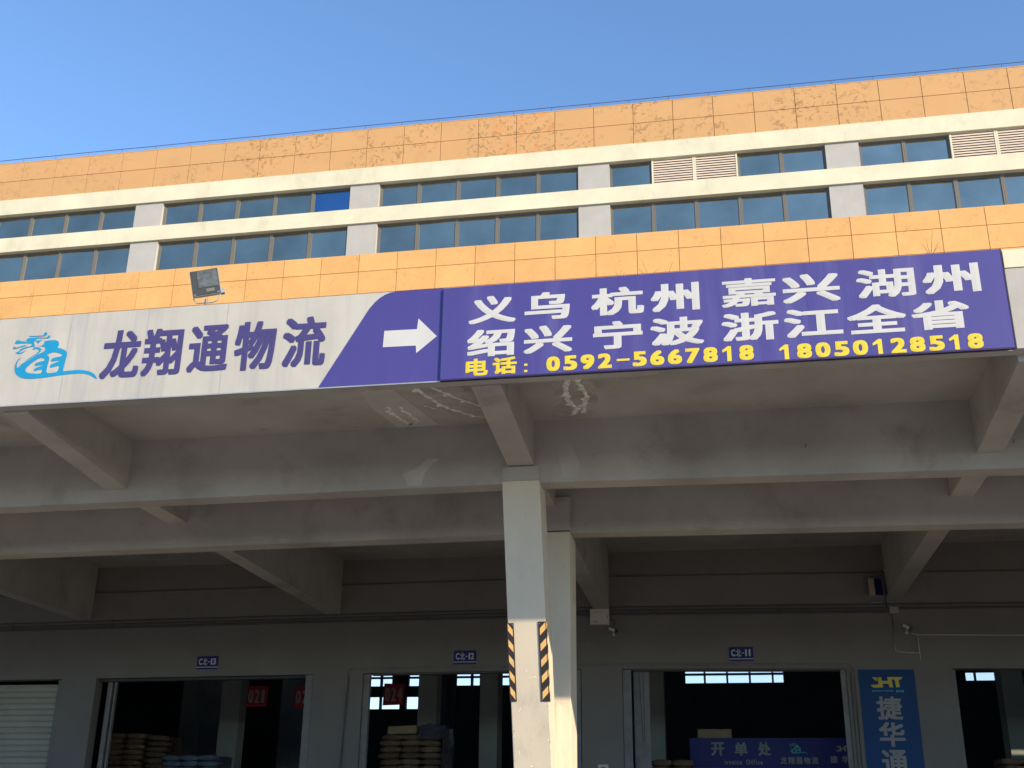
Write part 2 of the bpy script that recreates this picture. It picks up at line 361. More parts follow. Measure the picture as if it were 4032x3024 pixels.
# piers, windows, louvres
pc = [-24.10, -17.12, -10.10, -3.15, 3.865, 10.87]
UP = (17.532, 18.388); LOW = (16.002, 17.028)
for x in pc:
    for (z0, z1) in (UP, LOW): box('pier', x-0.455, x+0.455, YF+0.01, YF+0.318, z0, z1, M['pier'], WH)
def win_mesh(w, h):
    b = MB(); t = 0.042; y0, y1 = -0.04, 0.03
    b.box(-w/2, -w/2+t, y0, y1, -h/2, h/2); b.box(w/2-t, w/2, y0, y1, -h/2, h/2)
    b.box(-w/2+t, w/2-t, y0, y1, -h/2, -h/2+t); b.box(-w/2+t, w/2-t, y0, y1, h/2-t, h/2)
    s = 0.022; q = t+0.006
    b.box(-w/2+q, -w/2+q+s, y0+0.018, y1, -h/2+q, h/2-q); b.box(w/2-q-s, w/2-q, y0+0.018, y1, -h/2+q, h/2-q)
    b.box(-w/2+q+s, w/2-q-s, y0+0.018, y1, -h/2+q, -h/2+q+s); b.box(-w/2+q+s, w/2-q-s, y0+0.018, y1, h/2-q-s, h/2-q)
    return b
def pane_mesh(w, h):
    b = MB(); b.box(-w/2+0.045, w/2-0.045, -0.006, 0.002, -h/2+0.045, h/2-0.045); return b
def get_mesh(b, name, mt):
    o = b.build(name, mt, None, center=False); me = o.data; COL.objects.unlink(o); bpy.data.objects.remove(o); return me
slat_cache = {}
LW = {(-3, 'x'): []}
louv_cells = {(3, 1), (3, 2), (4, 2), (4, 3)}
for bi in range(len(pc)-1):
    xa = pc[bi]+0.457; xb = pc[bi+1]-0.457; cw = (xb-xa)/5
    for (z0, z1) in (UP, LOW):
        h = z1-z0; fm = get_mesh(win_mesh(cw-0.004, h), 'window', M['frame']); pm = get_mesh(pane_mesh(cw-0.004, h), 'pane', M['glass'])
        for k in range(5):
            cx = xa+(k+.5)*cw; cz = (z0+z1)/2
            if z0 == UP[0] and (bi, k) in louv_cells:
                b = MB(); t = 0.05
                b.box(cx-cw/2+.002, cx-cw/2+t, YF+.03, YF+.13, z0, z1); b.box(cx+cw/2-t, cx+cw/2-.002, YF+.03, YF+.13, z0, z1)
                b.box(cx-cw/2+t, cx+cw/2-t, YF+.03, YF+.13, z0, z0+.03); b.box(cx-cw/2+t, cx+cw/2-t, YF+.03, YF+.13, z1-.03, z1)
                f = b.build('louvre', M['cream'], WH)
                ns = 10; sh = (h-0.06)/ns
                sb = MB(); sw = cw/2-t-.003
                sb.hexa([(-sw, -.045, -.040), (sw, -.045, -.040), (sw, .045, .012), (-sw, .045, .012)], [(-sw, -.045, .006), (sw, -.045, .006), (sw, .045, .034), (-sw, .045, .034)])
                sm = get_mesh(sb, 'slat', M['louvre'])
                for q in range(ns): link('slat', sm, (cx, YF+.085, z0+.03+(q+.5)*sh), f)
                box('backing', cx-cw/2+t, cx+cw/2-t, YF+.20, YF+.22, z0+.03, z1-.03, M['black'], f)
                continue
            f = link('window', fm, (cx, YF+.155, cz), WH)
            blue = (z0 == UP[0] and bi == 1 and k == 4)
            if blue:
                p2 = get_mesh(pane_mesh(cw-0.004, h), 'pane', M['blueglass']); p = link('pane', p2, (cx, YF+.155, cz), f); tag(p, 'vivid blue pane unlike the grey ones')
            else: link('pane', pm, (cx, YF+.155, cz), f, (0, 0, 0)).rotation_euler = (random.uniform(-.014, .014), 0, random.uniform(-.02, .02))
# lower wall with the door openings
DOORS = [(-24.2, -17.45), (-16.45, -10.46), (-9.15, -3.60), (-2.61, 2.65), (5.02, 10.6)]
DT = 3.885; WT = 0.35; YW = 28.645
def wall_piece(x0, x1, z0, z1, name='wall', y0=YW, y1=YW+WT): return box(name, x0, x1, y0, y1, z0, z1, M['wall'], WH, sag=True)
ed = [-34]+[v for d in DOORS for v in d]+[22]
for i in range(0, len(ed), 2): wall_piece(ed[i], ed[i+1], DK, DT)
wall_piece(-34, 22, DT, 6.14)
wall_piece(-34, 22, 6.14, 7.2, 'upper_wall', YW+0.09, YW+WT)
box('upper_wall', -34, 22, YW+0.09, YW+WT, 7.22, 14.30, M['wall'], WH)

# inside of the hall
box('inner_wall', -46, -45.8, YW+WT, 60, DK, 10, M['iwall'], WH); box('inner_wall', 30, 30.2, YW+WT, 60, DK, 10, M['iwall'], WH)
box('front_wall_inside', -45.8, -34, YW, YW+WT, DK, 10, M['iwall'], WH); box('front_wall_inside', 22, 30, YW, YW+WT, DK, 10, M['iwall'], WH)
box('hall_ceiling', -46, 30.2, YW+WT, 60.3, 10.0, 10.3, M['iceil'], WH)
def far_wall():
    zr = [(6.22, 6.84), (7.38, 7.77), (7.86, 8.7)]
    lowx = [(-19.25, -18.2), (-18.1, -17.1), (-16.75, -15.9)]
    upx = [(-20.3, -19.3), (-19.2, -18.2), (-18.1, -17.55), (-16.65, -15.65), (-15.5, -14.6), (-14.3, -13.33), (-13.22, -12.85), (-11.72, -10.75), (-10.6, -9.6),
           (-2.29, -1.38), (-1.28, -0.27), (-0.17, 0.84), (0.94, 1.96), (2.05, 2.52), (11.1, 11.5), (11.58, 12.45), (14.2, 15.1), (15.2, 16.1)]
    xs = sorted({-45.8, 30.0} | {v for p in lowx+upx for v in p}); zs = sorted({DK, 10.0} | {v for p in zr for v in p})
    b = MB(); g = []
    def hole(xm, zm):
        for i, (a, c) in enumerate(zr):
            if a < zm < c:
                for (p, q) in (lowx if i == 0 else upx):
                    if p < xm < q: return True
        return False
    for i in range(len(xs)-1):
        run = None
        for j in range(len(zs)-1):
            h = hole((xs[i]+xs[i+1])/2, (zs[j]+zs[j+1])/2)
            if h:
                if run is not None: b.box(xs[i], xs[i+1], 60.0, 60.25, run, zs[j]); run = None
                g.append((xs[i], xs[i+1], zs[j], zs[j+1]))
            elif run is None: run = zs[j]
        if run is not None: b.box(xs[i], xs[i+1], 60.0, 60.25, run, zs[-1])
    w = b.build('far_wall', M['iwall'], WH)
    for q in g: box('pane', q[0], q[1], 60.1, 60.11, q[2], q[3], M['clear'], w)
far_wall()
for (x, y) in [(-15.55, 36), (-9.02, 36), (-2.26, 36), (7.9, 36), (-21.6, 44.6), (-7.45, 36.0)]:
    pass
def icol(x0, x1, y, d=0.55): return box('inside_column', x0, x1, y, y+d, DK, 9.99, M['icol'], WH)
icol(-16.20, -15.55, 36); icol(-9.66, -9.06, 36); icol(-7.73, -7.17, 36.2, 0.8); icol(-2.58, -2.04, 36); icol(7.62, 8.2, 36, .8)
icol(-21.45, -20.85, 44); icol(-18.4, -17.4, 47.0, .9)
box('partition', -22.0, -20.5, 46.0, 46.2, DK, 8.5, M['block'], WH); box('partition', -18.1, -16.6, 46.0, 46.2, DK, 8.5, M['block'], WH)
# lit stairs-side slot windows on a cross wall
for (x, z0, z1) in [(-12.05, 5.2, 6.5)]:
    b = MB(); b.box(x-.35, x-.1, 50, 50.2, DK, 9.9); b.box(x+.1, x+.3, 50, 50.2, DK, 9.9); b.box(x-.1, x+.1, 50, 50.2, DK, z0); b.box(x-.1, x+.1, 50, 50.2, z1, 9.9)
    b.build('cross_wall', M['iwall'], WH)

# roller shutter of the leftmost door
sh = box('roller_shutter', -24.2, -17.46, YW+.30, YW+.32, DK, DT-.2, M['shutter'], WH)
sb = MB(); prof = [(-.022, -.075), (-.040, -.045), (-.040, .040), (-.022, .072)]
vs = []; hw = (24.2-17.62)/2
for x in (-hw, hw):
    for (yy, zz) in prof: vs.append((x, yy, zz))
sb.add(vs, [(0, 4, 5, 1), (1, 5, 6, 2), (2, 6, 7, 3), (0, 1, 2, 3), (7, 6, 5, 4)])
sm = get_mesh(sb, 'slat', M['shutter'])
z = DT-.12-.08; k = 0
while z > DK+.1:
    link('slat', sm, (-17.62-hw, YW+.30, z+S(-20)), sh); z -= 0.152
box('guide_rail', -17.62, -17.47, YW+.16, YW+.28, DK, DT+S(-17.5)-.01, M['rail'], WH)
# door guide rails and frames
def rail(x0, x1, y0, y1, zt=DT): box('guide_rail', x0, x1, y0, y1, DK, zt+S((x0+x1)/2)-.012, M['rail'], WH)
rail(-16.20, -16.08, YW+.20, YW+.30); rail(-16.03, -15.98, YW+.24, YW+.33); rail(-10.66, -10.47, YW+.01, YW+.12)
rail(-9.14, -8.98, YW+.06, YW+.2); rail(-3.78, -3.62, YW+.02, YW+.14)
rail(-2.36, -1.98, YW+.27, YW+.31); rail(-2.60, -2.40, YW+.05, YW+.16); rail(2.52, 2.64, YW+.03, YW+.14); rail(5.03, 5.10, YW+.1, YW+.2)
b = MB(); b.box(-16.44, -10.67, YW+.12, YW+.34, DT-.075, DT-.01, True); b.build('door_head', M['black'], WH)
b = MB(); b.box(-8.97, -3.79, YW+.05, YW+.34, DT-.03, DT-.01, True); b.build('door_head', M['frame'], WH)
b = MB(); b.box(-2.39, 2.51, YW+.05, YW+.34, DT-.03, DT-.01, True); b.build('door_head', M['frame'], WH)
b = MB(); b.tube([(-2.22, YW+.265, DT-.05), (-2.16, YW+.265, 2.2)], .006, 5); b.tube([(-2.12, YW+.265, DT-.05), (-2.12, YW+.265, 2.2)], .006, 5); b.build('door_cable', M['black'], WH)

# ------------------------------------------------------------------ the loading canopy
CN = thing('loading_canopy', (-3.1, 14.1, G), 'grey concrete canopy on beams and columns over the loading dock', 'canopy')
XL, XR = -31.5, 42.0
fb = box('fascia_beam', XL, XR, 14.08, 14.24, 5.72, 7.095, M['conc'], CN)
box('fascia_cladding', XL+.1, 3.655-0.0, 14.055, 14.078, 5.75, 7.09, M['conc'], CN)
o = box('fascia_cladding', 3.70, XR-.1, 14.03, 14.078, 6.84, 7.095, M['cream'], CN)
o = box('fascia_cladding', 3.70, XR-.1, 14.045, 14.078, 5.73, 6.835, M['pier'], CN)
box('canopy_slab', XL, XR, 14.242, 17.258, 6.25, 6.42, M['conc'], CN)
def longbeam(y0, y1, z0, z1): box('long_beam', XL, XR, y0, y1, z0, z1, M['conc'], CN, sag=True)
longbeam(17.26, 17.645, 5.229, 6.95); longbeam(19.58, 19.98, 5.0, 6.768)
box('canopy_slab', XL, XR, 17.648, 28.733, 6.77, 6.95, M['conc'], CN)
PX = [-17.04, -10.05, -3.08, 3.93, 10.92]
for k, x in zip((-2, -1, 0, 1, 2), PX):
    if k == 0: a0, a1, b0, b1, zl, zh = -3.261, -2.844, -3.311, -2.895, 5.70, 5.508
    elif k == 1: a0, a1, b0, b1, zl, zh = 3.745, 4.135, 3.748, 4.125, 5.63, 5.40
    elif k == -1: a0, a1, b0, b1, zl, zh = -10.245, -9.863, -10.208, -9.832, 5.67, 5.393
    else: a0, a1, b0, b1, zl, zh = x-.19, x+.19, x-.19, x+.19, 5.66, 5.39
    b = MB(); b.hexa([(a0, 14.242, zl), (a1, 14.242, zl), (b1, 17.258, zh), (b0, 17.258, zh)], [(a0, 14.242, 6.248), (a1, 14.242, 6.248), (b1, 17.258, 6.248), (b0, 17.258, 6.248)])
    b.build('cantilever_beam', M['conc'], CN)
    box('cross_beam', x-.19, x+.19, 17.648, 19.578, 5.47+S(x), 6.768, M['conc'], CN)
    z3 = {-1: 5.39, 0: 5.31, 1: 5.57}.get(k, 5.42)+S(x)
    z3b = {-1: 5.44, 0: 5.45, 1: 5.47}.get(k, 5.42)+S(x)
    b = MB(); b.hexa([(x-.19, 19.982, z3b), (x+.19, 19.982, z3b), (x+.19, 28.643, z3), (x-.19, 28.643, z3)], [(x-.19, 19.982, 6.768), (x+.19, 19.982, 6.768), (x+.19, 28.643, 6.768), (x-.19, 28.643, 6.768)])
    b.build('cross_beam', M['conc'], CN)
# columns: a short upright head, then the shaft raked back towards the dock
RK = 0.3103
def column_pair(x0, x1, c0, c1, nx):
    d = 0.60; zk = 5.26
    b = MB(); yt = 17.215
    b.hexa([(x0, yt, zk), (x1, yt, zk), (x1, yt+d, zk), (x0, yt+d, zk)], [(x0, yt, 5.485), (x1, yt, 5.485), (x1, 17.258, 5.485), (x0, 17.258, 5.485)])
    h = b.build('column_head', M['conc'], CN)
    yb = yt+RK*(zk-G); b = MB()
    b.hexa([(x0+.0, yb, G), (x1+.0, yb, G), (x1, yb+d, G), (x0, yb+d, G)], [(x0, yt+.002, zk-.002), (x1, yt+.002, zk-.002), (x1, yt+d, zk-.002), (x0, yt+d, zk-.002)])
    o = b.build('column', M['column'], CN); bevel(o, 0.012, 2)
    b = MB(); b.box(c0, c1, 19.50, 19.578, 5.02, 5.62); b.build('column_head', M['conc'], CN)
    b = MB(); b.box(c0, c1, 19.50, 20.28, DK, 4.998); o = b.build('column', M['column'], CN); bevel(o, 0.012, 2)
    b = MB(); b.box(x0+.05, x1+.005, 18.98, 19.497, DK, 2.06); b.build('column_brace', M['column'], CN)
column_pair(-3.40, -2.80, -3.235, -2.632, 0)
for dx in (-13.97, 13.97): column_pair(-3.40+dx, -2.80+dx, -3.235+dx, -2.632+dx, 0)
# chips and scuffs on the sunlit column
def rakey(z): return 17.215+RK*(5.26-z)
def chip(pts, cx, cz, s, mt='patch', y=None, name='scuff'):
    n = 9; vs = []
    for i in range(n):
        a = 2*math.pi*i/n; r = random.uniform(.55, 1.1); vs.append((cx+math.cos(a)*r*s[0], 0, cz+math.sin(a)*r*s[1]))
    vs = [(x, (rakey(z) if y is None else y)-.002, z) for (x, _, z) in vs]
    back = [(x, y2+.004, z) for (x, y2, z) in vs]
    b = MB(); b.add(vs+back, [tuple(range(n))]+[(i, (i+1) % n, (i+1) % n+n, i+n) for i in range(n)]); b.build(name, M[mt], CN)
M['grime'] = mat('dark_scuff', (0.30, 0.25, 0.20), 0.85, var=0.2, scale=20)
M['chip'] = mat('chipped_white_paint', (0.80, 0.76, 0.68), 0.7, var=0.1, scale=20)
for (x, z, sx, sz) in [(-3.14, 2.44, .012, .02), (-3.07, 2.335, .05, .008), (-3.01, 2.35, .02, .012), (-2.95, 2.33, .02, .006), (-3.12, 1.05, .035, .02), (-2.84, 1.43, .012, .03), (-3.30, 1.25, .008, .05), (-2.83, 1.1, .006, .035), (-3.25, 1.2, .008, .006), (-3.02, 2.0, .006, .005)]:
    chip(None, x, z, (sx, sz), 'chip')
for i in range(26):
    z = random.uniform(.75, 2.3)**1.0; x = random.choice((-3.385, -2.83)) + random.uniform(-.005, .02) if random.random() < .55 else random.uniform(-3.35, -2.85)
    chip(None, x, z, (random.uniform(.003, .011), random.uniform(.003, .02)), random.choice(('chip', 'chip', 'grime')))
chip(None, -2.86, 1.88, (.03, .008), 'chip', 19.497)
# lime crusts and leaks under the slab
def crust(path, w, y=False, z=6.247, name='lime_stain', mt='lime'):
    b = MB(); n = len(path)
    pts = []
    for i in range(n-1):
        for t in range(6):
            f = t/6; pts.append((path[i][0]*(1-f)+path[i+1][0]*f+random.uniform(-.018, .018), path[i][1]*(1-f)+path[i+1][1]*f+random.uniform(-.02, .02)))
    L_ = [(p[0]-w*random.uniform(.4, 1.2), p[1], z-.002) for p in pts]; R_ = [(p[0]+w*random.uniform(.4, 1.2), p[1], z-.002) for p in pts]
    for q in range(0, len(pts), 5): L_[q] = (L_[q][0]-w*1.5, L_[q][1]+w*random.uniform(-2, 2), L_[q][2])
    T_ = [(p[0], p[1], z+.002) for p in pts]
    k = len(pts); b.add(L_+R_+T_, [(i, i+1, k+i+1, k+i) for i in range(k-1)]+[(i, 2*k+i, 2*k+i+1, i+1) for i in range(k-1)]+[(k+i, k+i+1, 2*k+i+1, 2*k+i) for i in range(k-1)])
    b.build(name, M[mt], CN)
crust([(-5.15, 15.55), (-4.95, 15.50), (-4.75, 15.6)], .035)
crust([(-5.08, 16.45), (-5.02, 16.25), (-4.86, 16.3), (-4.80, 16.7), (-4.74, 17.0), (-4.90, 17.1), (-5.0, 16.85), (-5.08, 16.45)], .036)
crust([(-4.45, 15.3), (-4.38, 15.7), (-4.25, 16.1), (-4.10, 16.5), (-3.8, 16.85), (-3.5, 17.0)], .042)
crust([(-4.28, 15.25), (-4.12, 15.6), (-3.92, 16.0), (-3.66, 16.35), (-3.42, 16.55)], .038)
crust([(-2.06, 14.9), (-2.08, 15.4), (-2.20, 15.9), (-2.22, 16.4), (-2.12, 16.8), (-2.3, 17.1)], .045)
crust([(-1.86, 14.9), (-1.90, 15.3), (-1.98, 15.7), (-1.92, 16.2), (-2.0, 16.6), (-2.08, 17.05)], .042)
crust([(-4.45, 16.3), (-4.35, 16.4), (-4.3, 16.5)], .02)
def rough(p, amt):
    q = []
    for i in range(len(p)):
        a_, b_ = p[i], p[(i+1) % len(p)]; n = max(2, int(math.hypot(b_[0]-a_[0], b_[1]-a_[1])/.12))
        for t in range(n): q.append((a_[0]+(b_[0]-a_[0])*t/n+random.uniform(-amt, amt), a_[1]+(b_[1]-a_[1])*t/n+random.uniform(-amt, amt)))
    return q
def plate(xc_, y, pts, mt, name='plaster_patch', par=None, horizontal=None):
    if mt == 'patch3': pts = rough(pts, .045)
    elif horizontal is None: pts = rough(pts, .012)
    b = MB(); n = len(pts)
    if horizontal is None: f = [(x, y-.003, z) for (x, z) in pts]; k = [(x, y+.003, z) for (x, z) in pts]
    else: f = [(x, z, horizontal-.003) for (x, z) in pts]; k = [(x, z, horizontal+.003) for (x, z) in pts]
    b.add(f+k, [tuple(range(n))]+[(i, (i+1) % n, (i+1) % n+n, i+n) for i in range(n)]); return b.build(name, M[mt], par or CN)
M['patch3'] = mat('damp_plaster', (0.41, 0.38, 0.335), 0.9, var=0.28, scale=2.5)
M['patch2'] = mat('newer_plaster', (0.50, 0.465, 0.43), 0.9, var=0.12, scale=2)
plate(0, 14, [(-5.25, 14.9), (-4.85, 15.0), (-4.45, 17.2), (-5.15, 17.22), (-5.3, 16.3)], 'patch2', horizontal=6.249)
plate(0, 14, [(-4.62, 15.0), (-4.05, 14.95), (-3.3, 16.5), (-3.3, 17.2), (-3.9, 17.15), (-4.4, 16.3)], 'patch3', horizontal=6.2485, name='damp_patch')
plate(0, 14, [(-2.2, 14.6), (-1.75, 14.6), (-1.86, 15.3), (-1.74, 15.8), (-1.82, 16.5), (-1.95, 17.15), (-2.45, 17.2), (-2.52, 16.8), (-2.3, 16.4), (-2.42, 15.9), (-2.2, 15.2)], 'patch3', horizontal=6.2485, name='damp_patch')
plate(0, 17.26, [(-5.05, 5.46), (-4.95, 5.26), (-4.72, 5.26), (-4.66, 5.47), (-4.55, 5.62), (-4.42, 5.68), (-4.62, 5.70), (-4.85, 5.52)], 'patch2')
plate(0, 17.26, [(-2.52, 5.80), (-2.44, 5.30), (-2.20, 5.28), (-2.16, 5.55), (-2.30, 5.82), (-2.42, 5.88)], 'patch2')
# little hooks left in the front beam
for (x, z) in [(1.30, 5.62), (3.93+.35, 5.55)]:
    b = MB(); b.tube([(x, 17.27, z), (x, 17.22, z-.01), (x+.01, 17.2, z+.03)], .006, 5); b.build('ceiling_hook', M['black'], CN)

# ------------------------------------------------------------------ fascia signs
YS = 14.03
SG = thing('fascia_sign', (-7.0, YS, 5.74), 'weathered white fascia board with blue dragon emblem, purple characters and an arrow pointing right', 'sign')
box('sign_board', -10.43, -3.635, YS-.006, YS+.024, 5.726, 7.112, M['board'], SG)
ys = YS-.009
for x in (-9.25, -8.03, -6.81): box('seam', x-.0035, x+.0035, YS-.0075, YS-.006, 5.73, 7.108, M['galv'], SG)
pl = [(-5.36, 5.728)]+[(-4.70, 6.87), (-4.62, 6.97), (-4.55, 7.03), (-4.48, 7.072), (-4.40, 7.10), (-4.32, 7.111)]+[(-3.637, 7.111), (-3.637, 5.728)]
b = MB(); b.add([(x, ys, z) for x, z in pl], [tuple(range(len(pl)))]); b.build('purple_field', M['purple'], SG)
b = MB(); b.add([(x, ys-.002, z) for x, z in [(-4.47, 6.27), (-4.0, 6.265), (-3.99, 6.15), (-3.71, 6.385), (-3.98, 6.67), (-3.995, 6.51), (-4.46, 6.515)]], [tuple(range(7))]); b.build('arrow', M['white'], SG)
for ch, x0, x1, z0, z1 in [('龙', -8.70, -8.10, 6.055, 6.815), ('翔', -8.06, -7.46, 6.06, 6.80), ('通', -7.36, -6.75, 6.075, 6.80), ('物', -6.665, -6.05, 6.06, 6.81), ('流', -5.95, -5.31, 6.065, 6.83)]:
    b = MB(); put_glyph(b, ch, x0*.9975, x1*.9975, z0*.9975, z1*.9975, ys-.002, .022, .016); b.build('character', M['ink'], SG)
LOGO={
'body':[(-8.687,6.041),(-8.752,6.131),(-8.831,6.178),(-8.958,6.208),(-9.057,6.214),(-9.173,6.212),(-9.257,6.204),(-9.261,6.207),(-9.259,6.291),(-9.234,6.478),(-9.259,6.525),(-9.345,6.570),(-9.404,6.584),(-9.408,6.591),(-9.392,6.633),(-9.411,6.687),(-9.469,6.714),(-9.568,6.714),(-9.640,6.705),(-9.639,6.662),(-9.680,6.635),(-9.727,6.635),(-9.679,6.626),(-9.617,6.614),(-9.597,6.574),(-9.623,6.536),(-9.710,6.502),(-9.816,6.430),(-9.938,6.373),(-10.003,6.292),(-10.025,6.358),(-10.013,6.417),(-9.962,6.466),(-10.023,6.437),(-10.049,6.360),(-10.044,6.281),(-10.007,6.207),(-9.930,6.151),(-9.826,6.122),(-9.693,6.117),(-9.531,6.124),(-9.306,6.146),(-9.112,6.156),(-8.950,6.156),(-8.850,6.134),(-8.779,6.095)],
'h1':[(-9.869,6.251),(-9.858,6.296),(-9.791,6.363),(-9.714,6.417),(-9.659,6.443),(-9.598,6.433),(-9.575,6.395),(-9.674,6.376),(-9.724,6.359),(-9.732,6.334),(-9.713,6.319),(-9.638,6.325),(-9.580,6.331),(-9.598,6.319),(-9.699,6.292),(-9.727,6.268),(-9.729,6.242),(-9.696,6.240),(-9.639,6.253),(-9.591,6.260),(-9.599,6.194),(-9.708,6.196),(-9.823,6.216)],
'h2':[(-9.567,6.483),(-9.469,6.523),(-9.366,6.500),(-9.308,6.470),(-9.331,6.445),(-9.446,6.430),(-9.481,6.403),(-9.476,6.376),(-9.443,6.374),(-9.378,6.380),(-9.319,6.379),(-9.375,6.360),(-9.468,6.330),(-9.483,6.299),(-9.472,6.278),(-9.427,6.282),(-9.329,6.302),(-9.341,6.198),(-9.528,6.188),(-9.520,6.327),(-9.510,6.417),(-9.523,6.457)],
'p1':[(-9.948,6.736),(-9.912,6.776),(-9.745,6.773),(-9.610,6.763),(-9.595,6.792),(-9.569,6.793),(-9.554,6.769),(-9.580,6.743),(-9.675,6.756),(-9.775,6.754),(-9.804,6.733),(-9.800,6.673),(-9.771,6.625),(-9.866,6.634),(-9.830,6.655),(-9.842,6.682),(-9.876,6.688),(-10.038,6.698),(-10.097,6.689),(-10.114,6.707),(-10.106,6.740),(-10.075,6.752),(-10.004,6.727),(-9.907,6.713),(-9.871,6.714)],
'p2':[(-9.905,6.808),(-9.750,6.801),(-9.664,6.804),(-9.667,6.843),(-9.639,6.851),(-9.608,6.826),(-9.625,6.790),(-9.747,6.785),(-9.896,6.795)],
'p3':[(-9.805,6.736),(-9.736,6.721),(-9.660,6.743),(-9.701,6.712),(-9.722,6.684),(-9.769,6.687),(-9.739,6.705),(-9.788,6.718)],
'p4':[(-10.079,6.556),(-10.033,6.561),(-10.007,6.604),(-9.920,6.638),(-9.786,6.631),(-9.904,6.620),(-9.983,6.582),(-10.018,6.555),(-10.002,6.541),(-9.891,6.586),(-9.974,6.529),(-10.033,6.526)],
'p5':[(-9.809,6.594),(-9.784,6.620),(-9.716,6.614),(-9.661,6.584),(-9.673,6.536),(-9.759,6.479),(-9.908,6.390),(-9.824,6.458),(-9.728,6.510),(-9.697,6.560),(-9.712,6.588),(-9.766,6.595),(-9.789,6.576)],
'p6':[(-10.132,6.642),(-10.103,6.652),(-10.085,6.625),(-9.990,6.654),(-9.891,6.662),(-9.987,6.637),(-10.086,6.612),(-10.122,6.614)],
}

def emblem(mb, fx, fz, y, sag=False):
    for key in ('body', 'p1', 'p2', 'p3', 'p4', 'p5', 'p6'):
        loops = [LOGO[key]]+([LOGO['h1'], LOGO['h2']] if key == 'body' else [])
        vs, fs = flat_shape([[(fx(a), fz(c)) for a, c in chaikin(l)] for l in loops], y); mb.add(vs, fs); y -= .0004
b = MB(); emblem(b, lambda a: a, lambda c: c, ys-.002); b.build('dragon_emblem', M['cyan'], SG)
b = MB(); b.box(-10.43, -3.637, YS-.008, YS+.03, 5.708, 5.7255); b.build('edge_trim', M['galv'], SG)
SN = thing('fascia_sign', (-14, YS, 5.74), 'purple end of the neighbouring fascia sign at the left border', 'sign')
box('sign_board', -14.5, -10.434, YS-.006, YS+.024, 5.726, 7.112, M['board'], SN)
b = MB(); b.add([(x, ys, z) for x, z in [(-14.4, 5.728), (-11.1, 5.728), (-10.436, 6.92), (-10.436, 7.111), (-14.4, 7.111)]], [tuple(range(5))]); b.build('purple_field', M['purple'], SN)

YB = 13.985
S2 = thing('destination_sign', (0.0, YB, 5.74), 'wide purple sign listing city names in white above yellow telephone numbers', 'sign')
o = box('sign_board', -3.630, 3.665, YB, YB+.04, 5.728, 7.088, M['purple'], S2)
box('edge_strip', -3.632, 3.668, YB-.004, YB+.044, 5.706, 5.727, M['edge'], S2); box('edge_strip', 3.666, 3.676, YB-.004, YB+.044, 5.728, 7.09, M['edge'], S2)
k = YB/14.06; zf = lambda z: z*k; yt = YB-.003
for x in (-1.21, 1.23): box('seam', x-.003, x+.003, YB-.0012, YB+.001, 5.732, 7.084, M['ink'], S2)
L1 = [('义', -3.28, -2.62), ('乌', -2.50, -1.88), ('杭', -1.59, -0.88), ('州', -0.79, -0.145), ('嘉', 0.14, 0.85), ('兴', 0.93, 1.66), ('湖', 1.87, 2.60), ('州', 2.69, 3.39)]
L2 = [('绍', -3.29, -2.63), ('兴', -2.51, -1.85), ('宁', -1.57, -0.91), ('波', -0.81, -0.11), ('浙', 0.12, 0.85), ('江', 0.92, 1.65), ('全', 1.71, 2.44), ('省', 2.50, 3.21)]
for L_, z0, z1 in ((L1, 6.545, 6.955), (L2, 6.055, 6.455)):
    for ch, x0, x1 in L_: b = MB(); put_glyph(b, ch, x0*k, x1*k, z0*k, z1*k, yt, .018 if ch in '嘉湖' else .024, .009 if ch == '嘉' else .0115); b.build('character', M['white'], S2)
b = MB(); put_glyph(b, '电', -3.30*k, -2.995*k, 5.782*k, 6.03*k, yt, .013, .009); b.build('character', M['yellow'], S2)
b = MB(); put_glyph(b, '话', -2.93*k, -2.60*k, 5.785*k, 6.03*k, yt, .013, .009); b.build('character', M['yellow'], S2)
b = MB(); b.box(-2.50*k, -2.455*k, yt-.001, yt+.001, 5.795*k, 5.825*k); b.box(-2.50*k, -2.455*k, yt-.001, yt+.001, 5.885*k, 5.915*k); b.build('colon', M['yellow'], S2)
def digits(s, xa, xb, z0, z1):
    p = (xb-xa)/len(s)
    for i, ch in enumerate(s):
        x0 = xa+i*p; b = MB()
        if ch == '-': b.box((x0+.03)*k, (x0+p-.03)*k, yt-.001, yt+.001, 5.875*k, 5.905*k)
        elif ch == '1':
            xs = x0+.085; w = .055; b.add([((xs)*k, yt, z0*k), ((xs+w)*k, yt, z0*k), ((xs+w)*k, yt, z1*k), ((xs+.012)*k, yt, z1*k), ((xs-.06)*k, yt, (z1-.052)*k), ((xs-.06)*k, yt, (z1-.085)*k), ((xs)*k, yt, (z1-.06)*k)], [tuple(range(7))])
        else: put_glyph(b, ch, (x0+.01)*k, (x0+p-.035)*k, z0*k, z1*k, yt, .017, .010)
        b.build('digit', M['yellow'], S2)
digits('0592-5667818', -2.21, 0.545, 5.785, 5.995); digits('18050128518', 0.81, 3.355, 5.765, 5.97)

# ------------------------------------------------------------------ unseen warehouse added across the yard to keep low sky light off the dock
OP = thing('sky_blocking_warehouse', (0, -34, G), 'long grey warehouse added unseen behind the viewer to block the low sky', 'warehouse')
box('wall', -120, 120, -50, -34, G, 5.5, M['conc'], OP)
box('roof', -120.5, 120.5, -50.5, -33.6, 5.505, 5.9, M['roofm'], OP)
for i in range(16):
    x = -105+14*i
    box('door', x-2.6, x+2.6, -33.99, -33.94, G+1.2, 2.6, M['shutter'], OP)
    box('window', x-5, x+5, -33.99, -33.95, 3.9, 4.7, M['glass'], OP)

